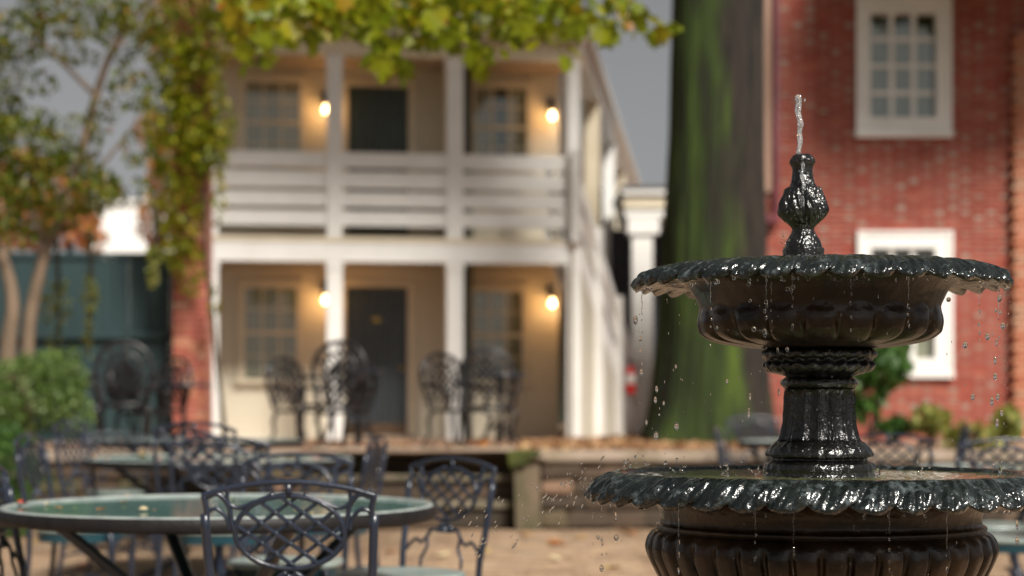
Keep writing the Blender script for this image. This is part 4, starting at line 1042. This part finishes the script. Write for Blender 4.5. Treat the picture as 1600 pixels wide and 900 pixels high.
for a in ((868,852,.16,'orange','on the courtyard bricks below the stone pier'),(868,875,.15,'cream','on the bricks in front of the orange leaf'),(957,889,.14,'yellow','on the bricks left of the fountain bowl'),(613,864,.14,'orange','on the bricks left of the turned chair'),
          (690,869,.12,'cream','on the bricks beneath the turned chair'),(688,895,.11,'pale green','on the bricks at the foot of the turned chair'),(123,887,.13,'red','on the bricks under the nearest table'),(50,850,.16,'yellow','on the bricks near the low shrub'),
          (975,830,.18,'tan','at the foot of the dark stone wall'),(985,836,.14,'orange','on the bricks before the dark stone wall'),(820,838,.14,'tan','at the foot of the stone pier'),(760,862,.09,'yellow','on the bricks right of the turned chair'),(905,842,.12,'tan','on the bricks between pier and fountain')):
    fallen(a[0],a[1],.008,a[2],a[3],a[4])
fallen(748,697,.69,.22,'orange','under the iron armchair at the right window')
fallen(588,703,.69,.16,'orange','at the top edge of the steps')

# ------------------------------------------------------------------ the fountain
YFo = 4.0; fx = W2(1280,YFo)
ft_ = empty('fountain', (fx,YFo,0), 0, 'dark cast iron two-tier fountain with leaf-edged bowls and a wet finial', 'fountain')
def fz(py): return EYE+(HOR-py)/700.0
def lip_obj(name, parent, rc, zc, rt, zt_, r_in, z_in, nl, h, seedk):
    """leafy lip: crest (rc,zc) rolling out to the drooping tip (rt,zt), then underside back to (r_in,z_in)"""
    prof = []
    top = crv([(rc-.022,0,zc-.014),(rc-.012,0,zc-.002),(rc,0,zc),(rc+(rt-rc)*.32,0,zc-(zc-zt_)*.13),(rc+(rt-rc)*.68,0,zc-(zc-zt_)*.45),(rc+(rt-rc)*.93,0,zc-(zc-zt_)*.84),(rt,0,zt_)],6)
    nt_ = len(top)
    und = crv([(rt-.004,0,zt_-.004),(rt-(rt-r_in)*.35,0,zt_+(z_in-zt_)*.25),(rt-(rt-r_in)*.7,0,zt_+(z_in-zt_)*.6),(r_in,0,z_in)],4)
    pr_ = [(p.x,p.z) for p in top]+[(p.x,p.z) for p in und]; m = len(pr_)
    def fn(th, f, r, z):
        i = round(f*(m-1))
        wob = .05*mnoise.noise((math.cos(th)*6,math.sin(th)*6,seedk))
        if i < nt_:
            t = max(0,(i/(nt_-1)-.22)/.78)
            ph = nl*(th+.13*t)/(2*PI)+wob*2
            p = ph-math.floor(ph)
            dome = abs(math.sin(PI*p))**.55
            vein = (abs(math.sin(PI*(p*4-1.6*t)))**.7-.6)*(.95 if p > .1 else .2)*min(1,t*3)
            curl = .55*math.exp(-((p-.62)/.16)**2-((t-.72)/.2)**2)
            k = t**.7*h*(dome*1.0+vein*.55+curl*.8-.55)
            jag = 1+.6*mnoise.noise((th*31,t*4,seedk+3))+.12*mnoise.noise((th*90,t*11,seedk+7))
            e = t**4
            return r+k*.75*jag+e*.018*(dome-.6), z+k*.95*jag-e*.020*(dome-.3)
        j = (i-nt_)/(m-nt_-1); e = (1-j)**2
        ph = nl*(th+.13)/(2*PI)+wob*2; p = ph-math.floor(ph); dome = abs(math.sin(PI*p))**.55
        return r+e*(.018*(dome-.6)+h*.25*(dome-.5)), z-e*.020*(dome-.3)+(1-j)*j*4*.010*(dome-.5)
    b = MB(); b.lathe(pr_, nl*26, fn); return b.build(name, M['iron_lip'], parent, True)
def gadroon(prof, n, zt, zb, depth, seg=20):
    """lobed bowl: rounded lobe heads at zt, dying out at zb, narrow grooves between"""
    b = MB()
    def fn(th, f, r, z):
        c = abs(math.sin(n*th/2))                       # 0 in a groove, 1 on a lobe
        top = zt-.55*depth*(1-c**.5)*2.2
        if z > top or z < zb: w = 0
        else: w = min(1,(top-z)/(depth*1.8))**.7*min(1,(z-zb)/(.35*(zt-zb)))**.5
        k = depth*w*((1-(1-c)**2.4)-.62)
        return r+k+.0012*mnoise.noise((math.cos(th)*9,math.sin(th)*9,z*30)), z
    b.lathe(prof, n*seg, fn); return b
def prof(pts, k=5): return [(p.x,p.z) for p in crv([(r,0,z) for r,z in pts],k)]
# upper bowl
pu = prof([(.335,1.385),(.300,1.368),(.281,1.348),(.270,1.325),(.264,1.306),(.264,1.290),(.262,1.274),(.252,1.254),(.228,1.238),(.182,1.228),(.13,1.222),(.09,1.220)],8)
ub = gadroon(pu, 20, 1.314, 1.223, .030).build('upper_bowl', M['iron_body'], ft_, True)
lip_obj('leaf_lip', ub, .335,1.404,.408,1.370,.30,1.368,36,.0095,1.0)
b = MB(); b.lathe([(.001,1.394),(.15,1.395),(.318,1.396)], 96); b.build('water_surface', M['pool'], ub, True)
b = MB(); b.lathe([(.318,1.40),(.25,1.35),(.12,1.30),(.001,1.29)], 64); b.build('basin', M['iron_body'], ub, True)
# collar, column, plinth
def rough_fn(amp, s): return lambda th,f,r,z: (r+amp*mnoise.noise((math.cos(th)*s,math.sin(th)*s,z*s*6)), z)
def leafring(n, d): return lambda th,f,r,z: (r+d*(abs(math.sin(n*th/2))**.6-.5)*math.sin(PI*f)+.002*mnoise.noise((th*14,z*90,0)), z-d*.5*abs(math.cos(n*th/2))*f*(1-f)*4)
b = MB(); b.lathe(prof([(.085,1.223),(.118,1.220),(.124,1.208),(.112,1.198),(.120,1.186),(.112,1.174),(.088,1.166),(.074,1.160)],6), 240, leafring(22,.010))
b.build('collar', M['iron_black'], ft_, True)
b = MB(); b.lathe(prof([(.072,1.166),(.074,1.158),(.083,1.152),(.086,1.143),(.080,1.135),(.074,1.131)],6), 160, rough_fn(.002,8)); b.build('neck_ring', M['iron_black'], ft_, True)
def flute(th,f,r,z):
    w = min(1,f*8)*min(1,(1-f)*6); return (r-.0085*w*(abs(math.cos(8*th))**.5) +.0015*mnoise.noise((th*20,z*60,2)), z)
b = MB(); b.lathe(prof([(.078,1.131),(.079,1.11),(.080,1.08),(.083,1.05),(.090,1.022),(.098,1.012)],7), 320, flute); b.build('column', M['iron_black'], ft_, True)
b = MB(); b.lathe(prof([(.098,1.014),(.112,1.002),(.118,.99),(.116,.982),(.104,.978),(.106,.972),(.120,.966),(.124,.955),(.122,.944),(.128,.93),(.13,.92)],6), 240, rough_fn(.004,7)); b.build('plinth', M['iron_black'], ft_, True)
# lower bowl
lp = prof([(.445,.915),(.385,.892),(.360,.868),(.352,.846),(.354,.834),(.362,.830),(.363,.824),(.361,.820),(.372,.812),(.379,.795),(.378,.770),(.363,.735),(.335,.69),(.27,.64),(.19,.61),(.14,.60)],7)
lb_ = gadroon(lp, 40, .822, .606, .022, 14).build('lower_bowl', M['iron_body'], ft_, True)
lip_obj('leaf_lip', lb_, .455,.947,.512,.899,.385,.895,38,.0115,5.0)
b = MB()
nr = 40; ns_ = 160; vs = []
for i in range(nr+1):
    r = .10+.345*i/nr
    for k in range(ns_):
        th = 2*PI*k/ns_; vs.append((r*math.cos(th), r*math.sin(th), .938+.002*mnoise.noise((r*math.cos(th)*45,r*math.sin(th)*45,0))+.0014*mnoise.noise((r*math.cos(th)*110,r*math.sin(th)*110,5))))
b.add(vs, [(i*ns_+k,i*ns_+(k+1)%ns_,(i+1)*ns_+(k+1)%ns_,(i+1)*ns_+k) for i in range(nr) for k in range(ns_)]); b.build('water_surface', M['pool'], lb_, True)
b = MB(); b.lathe(prof([(.14,.602),(.15,.58),(.12,.55),(.10,.46),(.10,.34),(.13,.24),(.19,.2),(.22,.14),(.27,.12),(.29,.06),(.30,.0)],5), 96, rough_fn(.003,6)); b.build('pedestal', M['iron_black'], ft_, True)
# finial (leans a little)
fi = [(.046,1.415),(.0455,1.430),(.0455,1.444),(.041,1.447),(.0405,1.453),(.037,1.462),(.030,1.474),(.025,1.482),(.024,1.488),(.028,1.496),(.040,1.508),(.051,1.522),(.053,1.535),(.048,1.552),(.040,1.572),(.036,1.580),(.029,1.584),(.024,1.600),(.022,1.622),(.025,1.632),(.027,1.638),(.026,1.645),(.021,1.652),(.015,1.655),(.011,1.645)]
def acan(th,f,r,z):
    w = math.exp(-((z-1.535)/.036)**4); v = abs(math.sin(4*th+.4))**.6
    d = .011*w*(v-.6)+.0022*w*math.sin(24*th+z*160)*v-.006*math.exp(-((z-1.516)/.006)**2)*(1-v)
    ring = .0025*abs(math.sin(6*th))*math.exp(-((z-1.638)/.006)**2)
    lobe = .004*abs(math.sin(4*th))*math.exp(-((z-1.577)/.007)**2)
    return r+d+ring+lobe+.0015*mnoise.noise((th*9,z*90,1)), z-.004*w*(1-v)
b = MB(); b.lathe(prof(fi,4), 200, acan); fo = b.build('finial', M['iron_black'], ft_, True)
fo.location = (W2(1258,YFo)-fx-.004, 0, 0); fo.rotation_euler = (0, math.radians(-.6), 0)
fo.location.x += 1.44*math.tan(math.radians(.6))
# moving water
def drop(mb, c, r, stretch=1.0, n=8, tilt=0):
    pr_ = []
    for i in range(7):
        a = PI*i/6-PI/2; pr_.append((max(r*math.cos(a),1e-5), r*stretch*math.sin(a)))
    q = MB(); q.lathe(pr_, n); R_ = Matrix.Rotation(tilt,3,'Y')
    mb.add([Vector(c)+(R_ @ Vector(v)) for v in q.v], q.f)
jt = MB(); X0 = W2(1250,YFo)
pts = []; rr = []
rj_ = random.Random(2)
for i in range(46):
    f = i/45; py = 262-(262-148)*f
    pts.append((W2(1250-1.2*math.sin(f*9)+1.0*math.sin(f*23)-2*f,YFo), YFo+.0015*math.sin(f*17), fz(py))); rr.append((.0042+.0026*f+.0022*mnoise.noise((f*9,0,0))+.0016*mnoise.noise((f*26,4,0)))*(1 if i < 45 else .45))
jt.tube(pts, rr, 14)
for k in range(9): drop(jt, (W2(1249+rj_.gauss(0,3.5),YFo), YFo+rj_.gauss(0,.004), fz(152+abs(rj_.gauss(0,12)))), rj_.uniform(.0008,.0026), rj_.uniform(1,1.8))
pts = [(W2(1250+1.2*math.sin(i*.8),YFo), YFo-.028-.0012*i, fz(256+i*3.6)) for i in range(15)]
jt.tube(pts, [.0036+.001*math.sin(i*1.3) for i in range(15)], 8)
wj = jt.build('water_jet', M['jet'], None, True); tag(wj, 'clear wobbling jet of water rising out of the fountain finial', 'water jet')
sp = MB(); rs = random.Random(44)
DR = [(993,500,5,2),(1001,530,4,1.2),(1001,550,4,1.4),(1002,582,4,2),(1024,625,3.2,2.5),(1026,608,3,2.5),(1025,680,5,1.8),(1057,666,5,1.8),(1037,630,2.5,2),(1030,648,2,1.5),(1119,440,4.5,1.4),(1147,435,4,1),(1171,438,4,1),(1170,444,4.5,1),(1172,470,3.5,1.1),(1178,514,5,1.2),(1197,438,1.2,14),(1197,472,4,1.3),(1195,486,3,1.5),(1195,520,4,2.4),(1238,432,1.5,6),(1239,449,4.5,1.2),(1231,452,5,1),(1263,434,5,1.3),(1352,430,4.5,1.2),(1294,429,3,1),(1482,468,5,1.1),(1533,450,3,1.2),(1561,452,2,2.5),(1562,466,5,1.6),(1556,485,3,1.4),(1563,488,3,1.6),(1567,509,5,1.5),(1543,526,5,1.6),(1508,539,5.5,1.4),(1557,535,2.5,3.5),(1555,563,3,3),(1555,588,4,2),(1550,627,4,2.5),(1559,620,4,2),(1565,645,3.4,2),(1558,661,3.6,3),(1520,620,4,2),(1558,690,2.5,3),(1268,682,5,2),(1268,716,4,1),(1298,714,3,1),(1299,736,3,4),(1225,737,3,4),(1170,645,2.5,5),(1217,612,2,4),(1172,620,2.2,4),(1040,723,4.5,1.1),(1135,726,4,1.1),(1137,742,3,2.4),(963,840,5.5,1.2),(962,807,3,3.4),(940,888,4.5,1.7),(935,840,3,1.5),(940,843,2.4,2.4),(925,785,4,1.1),(1136,596,2.4,2.5),(1010,660,2.6,2.4),(1215,547,2.4,2.4),(1230,546,3.6,1.4),(1120,512,2.6,1.4),(1056,573,2.5,2),(1481,840,5,1.2),(1507,876,2.6,2),(1444,890,3.5,1.5),(1085,884,2.4,3),(1090,880,2,3),(1589,820,3,3.5),(1589,845,4,2),(1568,430,2.5,2.5),(1435,741,3,3),(1372,738,5,1.8),(1553,722,3,3.6),(1563,735,4,2.6),(1550,745,3,1.6)]
for (px,py,r,st_) in DR:
    Yd = 3.62 if 1080 < px < 1480 and py < 560 else 3.95; drop(sp, P(px,py,Yd), r*.75/F*Yd, st_, 10, rs.uniform(-.06,.06))
for i in range(95):     # spray leaving the lower rim
    f = rs.random()**1.4; px = 985-250*f+rs.gauss(0,16); py = 740+110*f*rs.uniform(.2,1.3)+rs.gauss(0,14)
    if px > 925 and py > 735: px -= 70
    Yd = rs.uniform(3.75,4.15); drop(sp, P(px,py,Yd), rs.uniform(.7,1.5)/F*Yd, rs.uniform(2.2,4.2), 6, math.radians(rs.gauss(36,8)))
for i in range(70):     # splash points on the lower pool
    px, py = rs.choice(((985,733),(1010,728),(1052,735),(1135,744),(1330,745),(1435,742),(1560,745),(1180,742))); a = rs.gauss(0,.7); L = abs(rs.gauss(0,13))
    Yd = 3.95; drop(sp, P(px+L*math.sin(a)*1.4,py-L*math.cos(a),Yd), rs.uniform(.7,1.9)/F*Yd, rs.uniform(1,2.6), 6, a)
for i in range(190):    # thin falling drops below both rims
    if rs.random() < .62: th = rs.uniform(PI*.98,PI*2.02); r = .406; z = fz(rs.uniform(445,735))
    else: th = rs.uniform(PI*.98,PI*2.02); r = .51; z = fz(rs.uniform(785,905))
    drop(sp, (fx+r*math.cos(th)+rs.gauss(0,.004), YFo+r*math.sin(th), z), rs.uniform(.0005,.0011), rs.uniform(1.5,4.5), 6)
for i in range(12):
    drop(sp, P(1225+rs.gauss(0,10),378+rs.gauss(0,8),3.9), rs.uniform(.5,1)/F*4, 3, 6, rs.uniform(-1.4,-.6))
for (px,y0_,y1_) in ((1197,436,470),(1205,440,462),(1238,430,447),(1330,432,452),(1420,432,470),(1110,440,475),(1003,452,492),(1560,450,500),(1530,450,478),(1060,785,840),(1180,792,828),(1240,795,850),(1390,795,835),(1480,792,860),(940,780,800)):
    Yd = 3.60 if 1080 < px < 1480 and y0_ < 700 else (3.50 if 1000 < px < 1520 and y0_ > 700 else 3.95); nn = 12
    sp.tube([P(px+.5*math.sin(i*1.1),y0_+(y1_-y0_)*i/nn,Yd) for i in range(nn+1)], [(.00125+.0004*math.sin(i*2.3))*(1-.45*i/nn) for i in range(nn+1)], 6)
    for i in range(4): drop(sp, P(px+rs.gauss(0,.8),y1_+8+i*rs.uniform(10,24),Yd), rs.uniform(.0012,.0026), rs.uniform(1.2,3), 8)
# hanging drips at the lip edges
for i in range(70):
    th = rs.uniform(PI*1.0,PI*2.0); up_ = rs.random() < .6; r = .408 if up_ else .513; z = (1.352 if up_ else .884)-rs.uniform(0,.006)
    drop(sp, (fx+r*math.cos(th), YFo+r*math.sin(th), z), rs.uniform(.0016,.0032), rs.uniform(1,2), 8)
tag(sp.build('water_spray', M['water'], None, True), kind='stuff')
